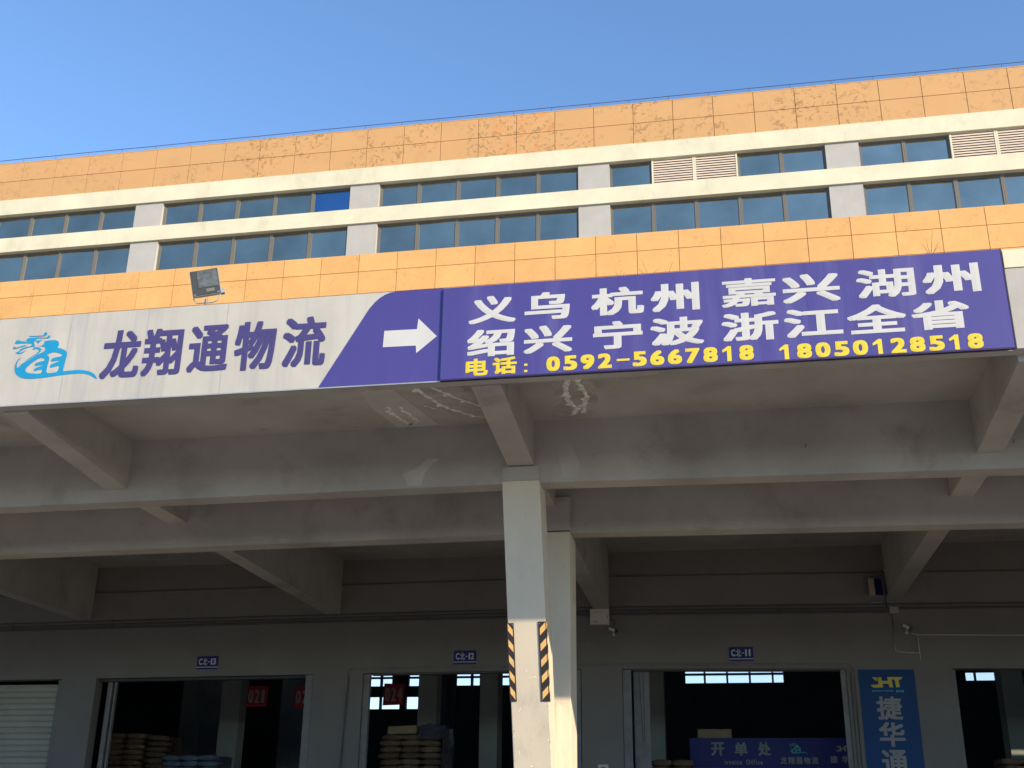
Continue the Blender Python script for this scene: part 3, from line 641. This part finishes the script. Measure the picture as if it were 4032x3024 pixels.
# ------------------------------------------------------------------ steel wire along the roof edge
LC = thing('roof_wire', (-8, YF+.05, 20.37), 'thin steel lightning wire on short pins along the roof edge', 'wire')
pts = []
for i in range(-2, 28):
    x = PX0+i*PW-.10; pts.append((x, YF+.03, 20.515+random.uniform(-.006, .006)))
b = MB(); b.tube(pts, .011, 6); b.build('wire', M['wire'], LC)
pm_ = MB(); pm_.tube([(0, 0, -.085), (0, 0, .06)], .009, 6); pm_.box(-.02, .02, -.012, .012, -.087, -.078)
pin = get_mesh(pm_, 'pin', M['wire'])
for p in pts: link('pin', pin, (p[0], p[1], 20.455), LC)

# ------------------------------------------------------------------ floodlight above the white sign
FL = thing('floodlight', (-7.26, 14.2, 7.15), 'square black floodlight tilted on a wire bracket above the white sign', 'floodlight')
Rm = Euler((math.radians(-8), math.radians(-14), math.radians(16))).to_matrix(); fc = Vector((-7.31, 14.22, 7.565))
def T(p): return fc+Rm @ Vector(p)
def tb(mb, x0, x1, y0, y1, z0, z1):
    mb.hexa([T(p) for p in [(x0, y0, z0), (x1, y0, z0), (x1, y1, z0), (x0, y1, z0)]], [T(p) for p in [(x0, y0, z1), (x1, y0, z1), (x1, y1, z1), (x0, y1, z1)]])
b = MB(); w, h = .205, .225
f = [T(p) for p in [(-w, -.03, -h), (w, -.03, -h), (w, -.03, h), (-w, -.03, h)]]; k_ = [T(p) for p in [(-w*.75, .10, -h*.75), (w*.75, .10, -h*.75), (w*.75, .10, h*.75), (-w*.75, .10, h*.75)]]
f2 = [T(p) for p in [(-w, .0, -h), (w, .0, -h), (w, .0, h), (-w, .0, h)]]
b.add(f+f2+k_, [(0, 1, 2, 3), (0, 4, 5, 1), (1, 5, 6, 2), (2, 6, 7, 3), (3, 7, 4, 0), (4, 8, 9, 5), (5, 9, 10, 6), (6, 10, 11, 7), (7, 11, 8, 4), (11, 10, 9, 8)])
b.build('housing', M['galv'], FL)
b = MB(); tb(b, -w+.006, w-.006, -.040, -.031, -h+.006, h-.006); b.build('front_frame', M['black'], FL)
M['lampglass'] = mat('lamp_glass', (0.16, 0.17, 0.16), 0.2, var=0.4, scale=12, metal=0.4)
b = MB(); tb(b, -w+.10, w-.02, -.046, -.041, -h+.13, h-.02); b.build('glass', M['lampglass'], FL)
b = MB(); tb(b, -.0, .12, -.044, -.041, -h+.045, -h+.10); b.build('ballast_cover', M['frame'], FL)
b = MB()
for q in (-.17, .17):
    tb(b, q-.015, q+.015, -.047, -.041, -h+.012, -h+.024); tb(b, q-.015, q+.015, -.047, -.030, h-.01, h+.012)
b.build('clips', M['galv'], FL)
b = MB(); a1 = T((-w+.01, .02, -h+.06)); a2 = T((w-.01, .02, -h+.03))
b.tube([a1, (a1.x+.0, 14.2, 7.30), (a1.x+.05, 14.2, 7.235), (-7.14, 14.2, 7.235), (-7.08, 14.2, 7.27), a2], .010, 6); b.build('bracket', M['galv'], FL)
b = MB(); b.tube([(-7.27, 14.2, 7.13), (-7.27, 14.2, 7.30)], .012, 8); b.build('stem', M['wire'], FL)
b = MB(); tb(b, w-.01, w+.045, .0, .06, -h+.02, -h+.11); b.build('pivot', M['galv'], FL)

# ------------------------------------------------------------------ dry weeds on top of the canopy
def weed(x, y, z, blades, label):
    t = thing('weed', (x, y, z), label, 'plant', 'dry weeds growing on the canopy edge'); b = MB()
    for (dx, h, bend) in blades:
        pts = []
        for i in range(7):
            f = i/6; pts.append((x+dx*f+bend*f*f*.6, y+random.uniform(-.02, .02)*f, z+h*(f-.45*abs(bend)/(h+.01)*f*f*f)))
        b.tube(pts, [.006*(1-i/7)+.0012 for i in range(7)], 4)
    b.build('blades', M['weed'], t)
weed(2.88, 14.3, 7.14, [(.06, .48, .02), (-.03, .30, -.10), (.05, .28, .16), (.12, .20, .24), (-.02, .16, -.06), (.2, .12, .18), (.1, .3, .05), (-.02, .34, -.02)], 'tallest dry weed on the canopy near the right end of the purple sign')
weed(-1.22, 14.3, 7.14, [(-.02, .26, .12), (.0, .22, -.10), (.06, .2, .05)], 'small arched dry weed above the third character of the purple sign')
weed(-.82, 14.3, 7.14, [(-.04, .36, -.08), (.10, .22, .10), (-.1, .2, -.04)], 'dry weed with a leaning stalk, second from the left on the canopy')
weed(-.56, 14.3, 7.14, [(.05, .30, .05), (-.02, .18, -.03)], 'short straight dry weed, third from the left on the canopy')

# ------------------------------------------------------------------ door number plates
def plate_sign(xc_, num, label):
    t = thing('door_plate', (xc_, YW, 4.23+S(xc_)), label, 'sign', 'blue number plates over the doors')
    d = S(xc_); b = MB(); b.box(xc_-.285, xc_+.285, YW-.022, YW-.002, 4.125+d, 4.395+d); b.build('plate', M['navy'], t)
    b = MB(); b.box(xc_-.285, xc_+.285, YW-.022, YW-.002, 4.062+d, 4.105+d); b.build('plate_foot', M['navy'], t)
    b = MB(); b.box(xc_-.283, xc_+.283, YW-.018, YW-.002, 4.106+d, 4.124+d); b.build('white_line', M['whitepl'], t)
    b = MB(); y = YW-.024
    put_glyph(b, 'C', xc_-.235, xc_-.135, 4.175+d, 4.335+d, y, .006, .005); put_glyph(b, '北', xc_-.122, xc_+.0, 4.165+d, 4.34+d, y, .003, .0015)
    b.box(xc_+.015, xc_+.07, y-.001, y+.001, 4.24+d, 4.262+d)
    put_glyph(b, num[0], xc_+.095, xc_+.135, 4.175+d, 4.335+d, y, .006, .005)
    if num[1] == '1': put_glyph(b, '1', xc_+.18, xc_+.22, 4.175+d, 4.335+d, y, .006, .005)
    else: put_glyph(b, num[1], xc_+.15, xc_+.235, 4.175+d, 4.335+d, y, .006, .005)
    b.build('lettering', M['whitepl'], t)
plate_sign(-13.37, '13', 'small blue door plate reading C北-13 over the left open door')
plate_sign(-6.52, '12', 'small blue door plate reading C北-12 over the door left of the column')
plate_sign(0.255, '11', 'small blue door plate reading C北-11 over the invoice office door')

# ------------------------------------------------------------------ blue poster between two doors
JHT = [[(470, 310), (610, 310), (630, 425), (590, 430)],
       [(650, 310), (770, 310), (780, 430), (980, 430), (965, 300), (1460, 300), (1400, 390), (1320, 390), (1345, 645), (1225, 650), (1195, 385), (1095, 385), (1125, 655), (1005, 655), (985, 530), (790, 530), (800, 655), (480, 660), (400, 570), (660, 555)]]
def jht(mb, x0, x1, z0, z1, y, sag=True):
    for lp in JHT:
        pts = [(x0+(a-400)/1060*(x1-x0), z1-(c-300)/360*(z1-z0)) for a, c in lp]
        vs, fs = flat_shape([[(a, c+(S(a) if sag else 0)) for a, c in pts]], y); mb.add(vs, fs)
PO = thing('poster', (3.54, YW, 2.5), 'tall blue poster with a yellow angular logo above white characters', 'poster')
b = MB(); b.box(2.915, 4.175, YW-.014, YW-.002, .55, 3.86, True); b.build('sheet', M['poster'], PO)
y = YW-.017
b = MB(); jht(b, 3.17, 3.90, 3.45, 3.69, y); b.build('logo', M['gold'], PO)
M['palecyan'] = mat('pale_blue_print', (0.10, 0.35, 0.55), 0.5)
b = MB(); text_run(b, 'JIEHUATONG', 3.19, 3.66, 3.345, 3.395, y, .003, .002, True); text_run(b, '捷华通', 3.72, 3.90, 3.34, 3.40, y, .003, .002, True, gap=.05); m_ = b.build('small_print', M['palecyan'], PO); m_['kind'] = 'stuff'
for ch, z0, z1 in (('捷', 2.73, 3.25), ('华', 2.14, 2.68), ('通', 1.52, 2.07), ('物', .92, 1.45)):
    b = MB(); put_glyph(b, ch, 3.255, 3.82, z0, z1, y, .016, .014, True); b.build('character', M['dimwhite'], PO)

# ------------------------------------------------------------------ black and yellow corner guards on the column
def guard(x0, x1, z0, z1, up_right, yoff, label):
    t = thing('corner_guard', ((x0+x1)/2, rakey(z0), z0), label, 'corner guard', 'striped guards on the column')
    fy = lambda z: rakey(z)-.014
    b = MB(); b.hexa([(x0, fy(z0), z0), (x1, fy(z0), z0), (x1, fy(z0)+.013, z0), (x0, fy(z0)+.013, z0)], [(x0, fy(z1), z1), (x1, fy(z1), z1), (x1, fy(z1)+.013, z1), (x0, fy(z1)+.013, z1)])
    b.build('rubber_strip', M['blackpl'], t)
    sx = x0-.014 if up_right < 0 else x1+.001       # the leg folded round the corner
    ex = x0-.001 if up_right < 0 else x1+.014
    b = MB(); b.hexa([(sx, fy(z0), z0), (ex, fy(z0), z0), (ex, fy(z0)+.10, z0), (sx, fy(z0)+.10, z0)], [(sx, fy(z1), z1), (ex, fy(z1), z1), (ex, fy(z1)+.10, z1), (sx, fy(z1)+.10, z1)]); b.build('side_leg', M['blackpl'], t)
    h = (z1-z0)/5; xa, xb = (x0, x1-.018) if up_right < 0 else (x0+.022, x1)
    for i in range(5):
        zc = z0+(i+.5)*h+.01; sl = .10*h*5/1.17; th = .105
        za, zb = (zc+.045, zc-.045) if up_right < 0 else (zc-.045, zc+.045)
        q = [(xa, za-th/2), (xb, zb-th/2), (xb, zb+th/2), (xa, za+th/2)]
        b = MB(); fr = [(x, fy(z)-.003, z) for x, z in q]; bk = [(x, fy(z)-.0005, z) for x, z in q]
        b.add(fr+bk, [(0, 1, 2, 3), (0, 4, 5, 1), (1, 5, 6, 2), (2, 6, 7, 3), (3, 7, 4, 0)]); b.build('yellow_stripe', M['refl'], t)
        if up_right > 0:
            b = MB(); za2 = zb; y0 = fy(zb)+.002
            q2 = [(y0, zb-th/2), (y0+.07, zb+.05-th/2), (y0+.07, zb+.05+th/2), (y0, zb+th/2)]
            b.add([(ex+.002, yy, z) for yy, z in q2]+[(ex+.0005, yy, z) for yy, z in q2], [(0, 1, 2, 3), (0, 4, 5, 1), (1, 5, 6, 2), (2, 6, 7, 3), (3, 7, 4, 0)]); b.build('yellow_stripe', M['refl'], t)
    for zz in (z0+.03, (z0+z1)/2, z1-.03):
        xx = x1-.02 if up_right < 0 else x0+.02
        b = MB(); b.tube([(xx, fy(zz)+.002, zz), (xx, fy(zz)-.006, zz)], .007, 8); b.build('screw', M['galv'], t)
guard(-3.398, -3.305, 1.99, 3.14, -1, 0, 'striped black and yellow guard on the left edge of the column')
guard(-2.915, -2.802, 1.99, 3.155, 1, 0, 'striped black and yellow guard on the right edge of the column')

# ------------------------------------------------------------------ pipes, boxes and cameras on the dock wall
def pipe(z, r, dy, x0, x1, mt, label, wob=.004):
    t = thing('wall_pipe', ((x0+x1)/2, YW, z), label, 'pipe', 'pipes along the dock wall')
    b = MB(); xs = [x0+(x1-x0)*i/16 for i in range(17)]
    if x0 < XC < x1: xs = sorted(xs+[XC])
    b.tube([(x, YW-dy, z+S(x)+random.uniform(-wob, wob)) for x in xs], r, 7); b.build('pipe', M[mt], t, smooth=True)
    b = MB(); x = x0+1.1
    while x < x1:
        b = MB(); b.box(x-.015, x+.015, YW-dy-r-.004, YW-.001, z-r-.008+S(x), z+r+.008+S(x)); b.build('clamp', M['pipe'], t); x += 2.9
pipe(5.375, .017, .03, -26, 14, 'pipe', 'topmost of the grey pipes running along the dock wall')
pipe(5.285, .022, .035, -26, 14, 'pipe', 'middle grey pipe of those running along the dock wall')
pipe(5.20, .028, .04, -26, 3.76, 'pipe', 'lowest and thickest grey pipe along the dock wall')
def wall_box(x0, x1, z0, z1, d, mt, name, label, cat, slot=True):
    t = thing(name, ((x0+x1)/2, YW, z0), label, cat); s = S((x0+x1)/2)
    b = MB(); b.box(x0, x1, YW-d, YW-.001, z0+s, z1+s); o = b.build('case', M[mt], t); bevel(o, .006, 2)
    b = MB(); b.box(x0+.02, x1-.02, YW-d-.006, YW-d-.0005, z0+.02+s, z1-.02+s); o = b.build('door', M[mt], t); bevel(o, .003, 1)
    if slot:
        b = MB(); b.box(x1-.052, x1-.038, YW-d-.012, YW-d-.0065, (z0+z1)/2-.03+s, (z0+z1)/2+.02+s); b.build('latch', M['black'], t)
        b = MB(); 
        for i in range(6): b.box(x0+.08+i*.035, x0+.10+i*.035, YW-d-.0075, YW-d-.0065, z1-.085+s, z1-.07+s)
        b.box(x0+.07, x0+.19, YW-d-.0075, YW-d-.0065, z0+.06+s, z0+.075+s)
        m_ = b.build('faded_print', M['frame'], t); m_['kind'] = 'stuff'
    return t
wall_box(-3.355, -2.885, 4.935, 5.315, .16, 'ivory', 'distribution_box', 'cream metal distribution box just right of the columns', 'electrical box')
wall_box(3.765, 3.975, 5.155, 5.315, .07, 'shutter', 'junction_box', 'small beige junction box on the wall above the blue poster', 'electrical box', False)
b = MB(); b.tube([(-2.885, YW-.08, 5.05), (-2.82, YW-.1, 5.06), (-2.765, YW-.12, 5.02), (-2.75, YW-.15, 4.95), (-2.76, YW-.18, 4.88)], .013, 6)
CB = thing('cable', (-2.8, YW, 5.0), 'black cable looping from the cream box down to the camera', 'cable'); b.build('cable_loop', M['black'], CB, smooth=True)
def cctv(base, head, aim, label, arm=None, scale=1.0):
    t = thing('security_camera', base, label, 'camera', 'security cameras on the dock wall')
    base = Vector(base); head = Vector(head); a = Vector(aim).normalized(); s = scale
    b = MB(); b.tube([base, base+Vector((0, -.03, 0))], .035*s, 10); b.build('base', M['whitepl'], t, smooth=False)
    b = MB(); b.tube([base+Vector((0, -.03, 0)), arm or (base+Vector((0, -.09, 0))), head], .011*s, 6); b.build('arm', M['whitepl'], t, smooth=True)
    u = a.cross(Vector((0, 0, 1))).normalized(); w_ = u.cross(a)
    def bx(mb, l0, l1, hw_, hh, cap=0):
        pts = []
        for l in (l0, l1):
            for (p, q) in ((-1, -1), (1, -1), (1, 1), (-1, 1)): pts.append(head+a*l*s+u*hw_*p*s+w_*hh*q*s)
        mb.add(pts, [(3, 2, 1, 0), (4, 5, 6, 7), (0, 1, 5, 4), (1, 2, 6, 5), (2, 3, 7, 6), (3, 0, 4, 7)])
    b = MB(); bx(b, -.10, .07, .036, .034); o = b.build('housing', M['whitepl'], t); bevel(o, .008, 2)
    b = MB(); bx(b, .0705, .12, .042, .040); o = b.build('lens_hood', M['black'], t); bevel(o, .006, 1)
cctv((-2.79, YW, 4.70), (-2.80, YW-.13, 4.80), (.9, -.35, -.35), 'white security camera under the cable loop beside the cream box')
cctv((4.10, YW, 4.63), (4.11, YW-.13, 4.745), (.75, -.4, -.55), 'white security camera above the blue poster, at the end of a conduit')
cctv((3.94, YW, 5.98), (3.74, YW-.30, 6.06), (-.85, -.4, -.45), 'white security camera on a sideways arm at the right cross beam', arm=(3.80, YW-.28, 5.98))
CQ = thing('cable', (3.8, YW, 5.6), 'black cable hanging from the camera arm to the pipes at right', 'cable')
b = MB(); b.tube([(3.92, YW-.02, 5.96), (3.84, YW-.04, 5.80), (3.74, YW-.03, 5.60), (3.71, YW-.03, 5.45), (3.71, YW-.03, 5.2)], .010, 6); b.build('cable_run', M['black'], CQ, smooth=True)
# wall floodlight
WF = thing('floodlight', (3.48, YW, 5.42), 'dark wall floodlight with a pale reflector next to the right cross beam', 'floodlight')
b = MB(); b.hexa([(3.30, YW-.30, 5.46), (3.66, YW-.30, 5.44), (3.60, YW-.10, 5.50), (3.36, YW-.10, 5.50)], [(3.29, YW-.22, 5.90), (3.65, YW-.22, 5.90), (3.60, YW-.08, 5.84), (3.36, YW-.08, 5.84)]); b.build('housing', M['black'], WF)
M['reflector'] = mat('dull_reflector', (0.42, 0.32, 0.26), 0.35, var=0.1)
M['darkglass'] = mat('dark_blue_glass', (0.01, 0.01, 0.06), 0.1)
def wq(x0, x1, z0, z1, off, mt, nm):
    f = lambda z: YW-.30+(z-5.46)*(.08/.44)-off
    b = MB(); b.hexa([(x0, f(z0), z0), (x1, f(z0), z0), (x1, f(z0)+.004, z0), (x0, f(z0)+.004, z0)], [(x0, f(z1), z1), (x1, f(z1), z1), (x1, f(z1)+.004, z1), (x0, f(z1)+.004, z1)]); b.build(nm, M[mt], WF)
wq(3.315, 3.455, 5.475, 5.885, .006, 'reflector', 'reflector'); wq(3.457, 3.635, 5.475, 5.885, .006, 'darkglass', 'front_glass')
wq(3.30, 3.65, 5.445, 5.472, .010, 'rail', 'frame_bar'); wq(3.30, 3.65, 5.888, 5.905, .010, 'rail', 'frame_bar'); wq(3.637, 3.652, 5.473, 5.887, .010, 'rail', 'frame_bar')
b = MB(); b.tube([(3.34, YW-.2, 5.42), (3.36, YW-.03, 5.36), (3.60, YW-.03, 5.36), (3.62, YW-.2, 5.42)], .012, 6); b.build('bracket', M['galv'], WF)
# pale conduits
def conduit(paths, label, r=.013, mt='conduit'):
    t = thing('conduit', paths[0][0], label, 'conduit')
    for p in paths:
        b = MB(); b.tube([(x, YW-dy, z+S(x)) for (x, dy, z) in p], r, 7); b.build('tube', M[mt], t, smooth=True)
conduit([[(3.815, .02, 5.15), (3.805, .02, 4.35), (3.82, .02, 4.29), (3.88, .02, 4.262), (4.34, .02, 4.235)]], 'pale conduit dropping from the beige junction box and turning right')
conduit([[(4.20, .03, 4.685), (4.34, .03, 4.66), (9.0, .03, 4.60)], [(4.335, .03, 4.65), (4.345, .03, 4.08)]], 'pale T-shaped conduit running right from the camera above the poster')
conduit([[(-9.67, .02, .2), (-9.56, .02, 3.85), (-9.54, .02, 3.95), (-9.47, .02, 4.0), (-3.0, .02, 3.99), (2.68, .02, 3.985), (2.78, .02, 3.95), (2.82, .02, 3.86), (2.80, .02, .2)]], 'long grey conduit framing the two doors either side of the column', .018, 'rail')
conduit([[(-9.62, .025, .2), (-9.50, .025, 3.80)]], 'short grey cable clipped beside the door left of the column', .01, 'pipe')
conduit([[(2.72, .02, .2), (2.74, .02, 3.80)]], 'thin grey cable clipped between the invoice office door and poster', .01, 'pipe')
# no-smoking notice low on the wall
NS = thing('notice', (-3.1, YW, 1.5), 'small white notice with a red ring right of the columns at the bottom', 'sign')
b = MB(); b.box(-3.22, -2.98, YW-.008, YW-.001, 1.30, 1.665); b.build('plate', M['whitepl'], NS)
b = MB(); ring = []
for i in range(20):
    a = 2*math.pi*i/20; ring.append((math.cos(a), math.sin(a)))
b.add([(-3.10+c*.085, YW-.0095, 1.535+s*.085) for c, s in ring]+[(-3.10+c*.062, YW-.0095, 1.535+s*.062) for c, s in ring], [(i, (i+1) % 20, 20+(i+1) % 20, 20+i) for i in range(20)])
b.add([(-3.155, YW-.0092, 1.58), (-3.145, YW-.0092, 1.592), (-3.045, YW-.0092, 1.49), (-3.055, YW-.0092, 1.478)], [(0, 1, 2, 3)])
b.build('red_ring', M['red'], NS)

# ------------------------------------------------------------------ inside the doors: red cards, office board, goods
def card(x0, x1, z0, z1, y, text, label, tilt=0.0):
    t = thing('number_card', ((x0+x1)/2, y, z0), label, 'sign', 'red number cards hanging in the hall')
    b = MB(); b.add([(x0, y, z0), (x1-.03, y+tilt, z0+.02), (x1, y+tilt, z1-.02), (x0+.02, y, z1), (x0, y+.006, z0), (x1-.03, y+tilt+.006, z0+.02), (x1, y+tilt+.006, z1-.02), (x0+.02, y+.006, z1)],
        [(0, 1, 2, 3), (7, 6, 5, 4), (0, 4, 5, 1), (1, 5, 6, 2), (2, 6, 7, 3), (3, 7, 4, 0)]); b.build('card', M['red'], t)
    b = MB(); w_ = (x1-x0)/3.6
    for i, ch in enumerate(text):
        a = x0+.06+i*w_*1.02
        if ch == '1': put_glyph(b, ch, a+.03, a+w_*.65, z0+.12, z1-.12, y-.004, .014, .004)
        else: put_glyph(b, ch, a, a+w_*.86, z0+.12, z1-.12, y-.004, .016, .004)
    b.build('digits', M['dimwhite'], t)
    b = MB(); b.tube([((x0+x1)/2, y, z1-.02), ((x0+x1)/2, y, 9.9)], .004, 4); b.build('string', M['black'], t)
card(-14.07, -13.40, 3.50, 4.11, 33, '021', 'red hanging card numbered 021 in the left doorway', 0)
card(-12.60, -11.95, 3.47, 4.08, 33, '022', 'red hanging card half hidden by the right jamb of the left door')
card(-9.90, -9.27, 3.52, 4.14, 33, '024', 'red hanging card numbered 024 in the door left of the column')
OF = thing('office_board', (1, 31.5, 1.4), 'dark blue board reading 开单处 Invoice Office inside the right doorway', 'sign')
box('board', -1.16, 3.40, 31.50, 31.55, 1.76, 2.49, M['navy'], OF)
box('booth_wall', -1.10, 3.35, 31.56, 31.62, DK, 1.75, M['icol'], OF); box('orange_strip', 1.05, 1.95, 31.49, 31.555, 1.62, 1.745, M['carton'], OF)
y = 31.494
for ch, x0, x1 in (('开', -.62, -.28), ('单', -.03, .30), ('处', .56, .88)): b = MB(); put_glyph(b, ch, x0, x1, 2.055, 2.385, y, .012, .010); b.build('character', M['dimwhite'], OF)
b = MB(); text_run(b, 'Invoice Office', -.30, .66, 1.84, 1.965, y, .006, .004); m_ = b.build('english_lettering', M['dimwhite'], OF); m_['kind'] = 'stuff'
b = MB()
for i, ch in enumerate('龙翔通物流'): put_glyph(b, ch, 1.10+i*.193, 1.10+i*.193+.165, 1.855, 2.03, y, .006, .005)
for i, ch in enumerate('捷华通'): put_glyph(b, ch, 2.33+i*.28, 2.33+i*.28+.18, 1.88, 2.055, y, .006, .005)
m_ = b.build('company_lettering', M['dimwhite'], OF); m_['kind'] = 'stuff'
M['teal'] = mat('teal_print', (0.10, 0.42, 0.48), 0.5)
b = MB(); emblem(b, lambda a: 1.33+(a+10.17)*.315, lambda c: 2.085+(c-6.04)*.36, y); b.build('dragon_emblem', M['teal'], OF)
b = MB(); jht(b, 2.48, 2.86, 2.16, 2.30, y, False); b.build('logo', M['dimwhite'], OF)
b = MB(); b.box(-.95, -.08, 31.54, 31.9, 2.492, 2.72); o = b.build('carton', M['carton'], None); bevel(o, .02, 2); tag(o, 'pale flat carton lying on top of the invoice office board', 'carton')

def rounded_sack_mesh(w_, d_, h_, mt, seed):
    rnd = random.Random(seed); bm = bmesh.new(); bmesh.ops.create_cube(bm, size=1.0)
    bmesh.ops.subdivide_edges(bm, edges=bm.edges[:], cuts=2, use_grid_fill=True)
    for v in bm.verts:
        x, y_, z_ = v.co*2
        k2 = 1-.16*(abs(x)**3)-.10*(abs(y_)**3)
        z_ *= (1-.35*abs(x)**4)*(1-.2*abs(y_)**4)
        v.co = Vector((x*w_/2*(1-.08*abs(z_)**2)+rnd.uniform(-.012, .012), y_*d_/2*(1-.08*abs(z_)**2)+rnd.uniform(-.012, .012), z_*h_/2*1.03+rnd.uniform(-.008, .008)))
    me = bpy.data.meshes.new('sack'); bm.to_mesh(me); bm.free(); me.materials.append(mt); me.polygons.foreach_set('use_smooth', [True]*len(me.polygons)); return me
ORD = ['topmost', 'second', 'third', 'fourth', 'fifth', 'sixth', 'seventh', 'eighth', 'ninth', 'tenth', 'eleventh', 'twelfth']
def stack(x0, y0, z0, nx, ny, nz, w_, d_, h_, mt, what, where, group, jx=.03, seed=1):
    ms = [rounded_sack_mesh(w_, d_, h_, mt, seed*10+i) for i in range(3)]; rnd = random.Random(seed)
    low = MB()
    for k in range(nz):
        row = nz-1-k; zc = z0+(k+.5)*h_*.96
        for i in range(nx):
            loc = (x0+(i+.5)*w_+rnd.uniform(-jx, jx)+(.04 if k % 2 else 0), y0+.5*d_+rnd.uniform(-jx, jx), zc); rot = (rnd.uniform(-.03, .03), rnd.uniform(-.03, .03), rnd.uniform(-.06, .06))
            me = rnd.choice(ms)
            if zc > 1.45:
                o = link('sack', me, loc, None, rot)
                col_ = {1: '', 2: [', left one', ', right one'][min(i, 1)], 3: [', left one', ', middle one', ', right one'][min(i, 2)]}[nx]
                tag(o, '%s, %s row%s, in the %s' % (what, ORD[min(row, 11)], col_, where), 'sack', group)
            else:
                mtx = Matrix.Translation(loc) @ Euler(rot).to_matrix().to_4x4()
                low.add([mtx @ v.co for v in me.vertices], [tuple(p.vertices) for p in me.polygons])
        low.box(x0+.03, x0+nx*w_-.03, y0+d_, y0+2*d_, zc-h_*.47, zc+h_*.47)
    o = low.build('sack_pile', mt, None); tag(o, 'lower rows of '+where, None, None, 'stuff')
def pallet(x0, x1, y0, y1, z, label):
    t = thing('pallet', ((x0+x1)/2, y0, z), label, 'pallet')
    for i in range(7):
        w_ = (x1-x0)/7; box('deck_board', x0+i*w_+.01, x0+(i+1)*w_-.01, y0, y1, z+.10, z+.125, M['carton'], t)
    for yy in (y0, (y0+y1)/2-.05, y1-.1): box('bearer', x0, x1, yy, yy+.1, z, z+.098, M['carton'], t)
# tall wrapped stack in the door left of the column
pallet(-9.45, -7.5, 31.0, 32.3, DK, 'wooden pallet under the tall brown sack stack')
stack(-9.35, 31.05, DK+.125, 3, 2, 18, .56, .6, .165, M['sack'], 'brown sack', 'tall stack behind the middle door', 'sacks stacked on the pallet behind the middle door', .03, 3)
b = MB(); b.box(-9.16, -8.36, 31.1, 31.7, 2.585, 2.80); b.v = [(x, y_, z+.03*math.sin(x*9)) for x, y_, z in b.v]; o = b.build('carton', M['carton'], None); bevel(o, .03, 2); tag(o, 'flat dark carton lying on top of the tall brown sack stack', 'carton')
b = MB(); n_ = 12; top = []
for i in range(n_):
    x = -8.30+i*.066; top.append((x, 2.86-.10*abs(i/(n_-1)-.35)+random.uniform(-.02, .02)))
vs = [(x, 31.02, 2.46) for x, z in top]+[(x, 31.25, z) for x, z in top]+[(x, 31.9, z-.05) for x, z in top]
b.add(vs, [(i, i+1, n_+i+1, n_+i) for i in range(n_-1)]+[(n_+i, n_+i+1, 2*n_+i+1, 2*n_+i) for i in range(n_-1)]); b.build('plastic_cover', M['wrap'], None)
o = bpy.data.objects['plastic_cover']; tag(o, 'crumpled dark plastic sheet over the right top of the sack stack', 'plastic sheet')
# plastic wrap hanging on the right side
b = MB(); vs = []
for j in range(9):
    for i in range(7):
        vs.append((-7.62+.02*math.sin(j*2+i)+random.uniform(-.03, .03)+.06*(j/8), 30.95+i*.22, 2.78-j*.40+random.uniform(-.03, .03)))
b.add(vs, [(j*7+i, j*7+i+1, (j+1)*7+i+1, (j+1)*7+i) for j in range(8) for i in range(6)]); o = b.build('plastic_wrap', M['wrap'], None); tag(o, 'glossy plastic wrap hanging down the right side of the sack stack', 'plastic wrap')
# goods in the left door
pallet(-17.8, -16.0, 32.0, 33.2, DK, 'wooden pallet under the brown sacks at the left jamb of door 13')
stack(-17.85, 32.0, DK+.125, 2, 2, 20, .56, .6, .155, M['sack'], 'brown sack', 'wide stack at left inside door 13', 'brown sacks stacked inside door 13', .03, 5)
stack(-16.62, 32.1, DK+.125, 1, 2, 19, .56, .6, .16, M['sack'], 'orange brown sack', 'slim stack inside door 13', 'brown sacks in the slim stack', .04, 9)
pallet(-16.0, -14.4, 32.0, 33.2, DK, 'wooden pallet under the white sacks of the left doorway')
stack(-16.04, 32.0, DK+.125, 3, 2, 15, .55, .6, .165, M['sackw'], 'white sack', 'low wide pile inside door 13', 'white sacks piled inside door 13', .02, 11)
# goods in the office door and far right door
stack(-2.44, 30.0, DK, 1, 2, 16, .30, .5, .165, M['sackw'], 'dull grey sack', 'narrow stack at the office door jamb', 'grey sacks at the office door jamb', .02, 15)
stack(-2.10, 30.2, DK, 2, 1, 14, .5, .5, .17, M['sack'], 'dark sack', 'low stack left of the office board', 'dark sacks left of the office board', .02, 17)
stack(6.30, 31.0, DK, 3, 2, 15, .5, .55, .165, M['sack'], 'dark sack', 'stack behind the rightmost door', 'sacks behind the rightmost door', .03, 19)
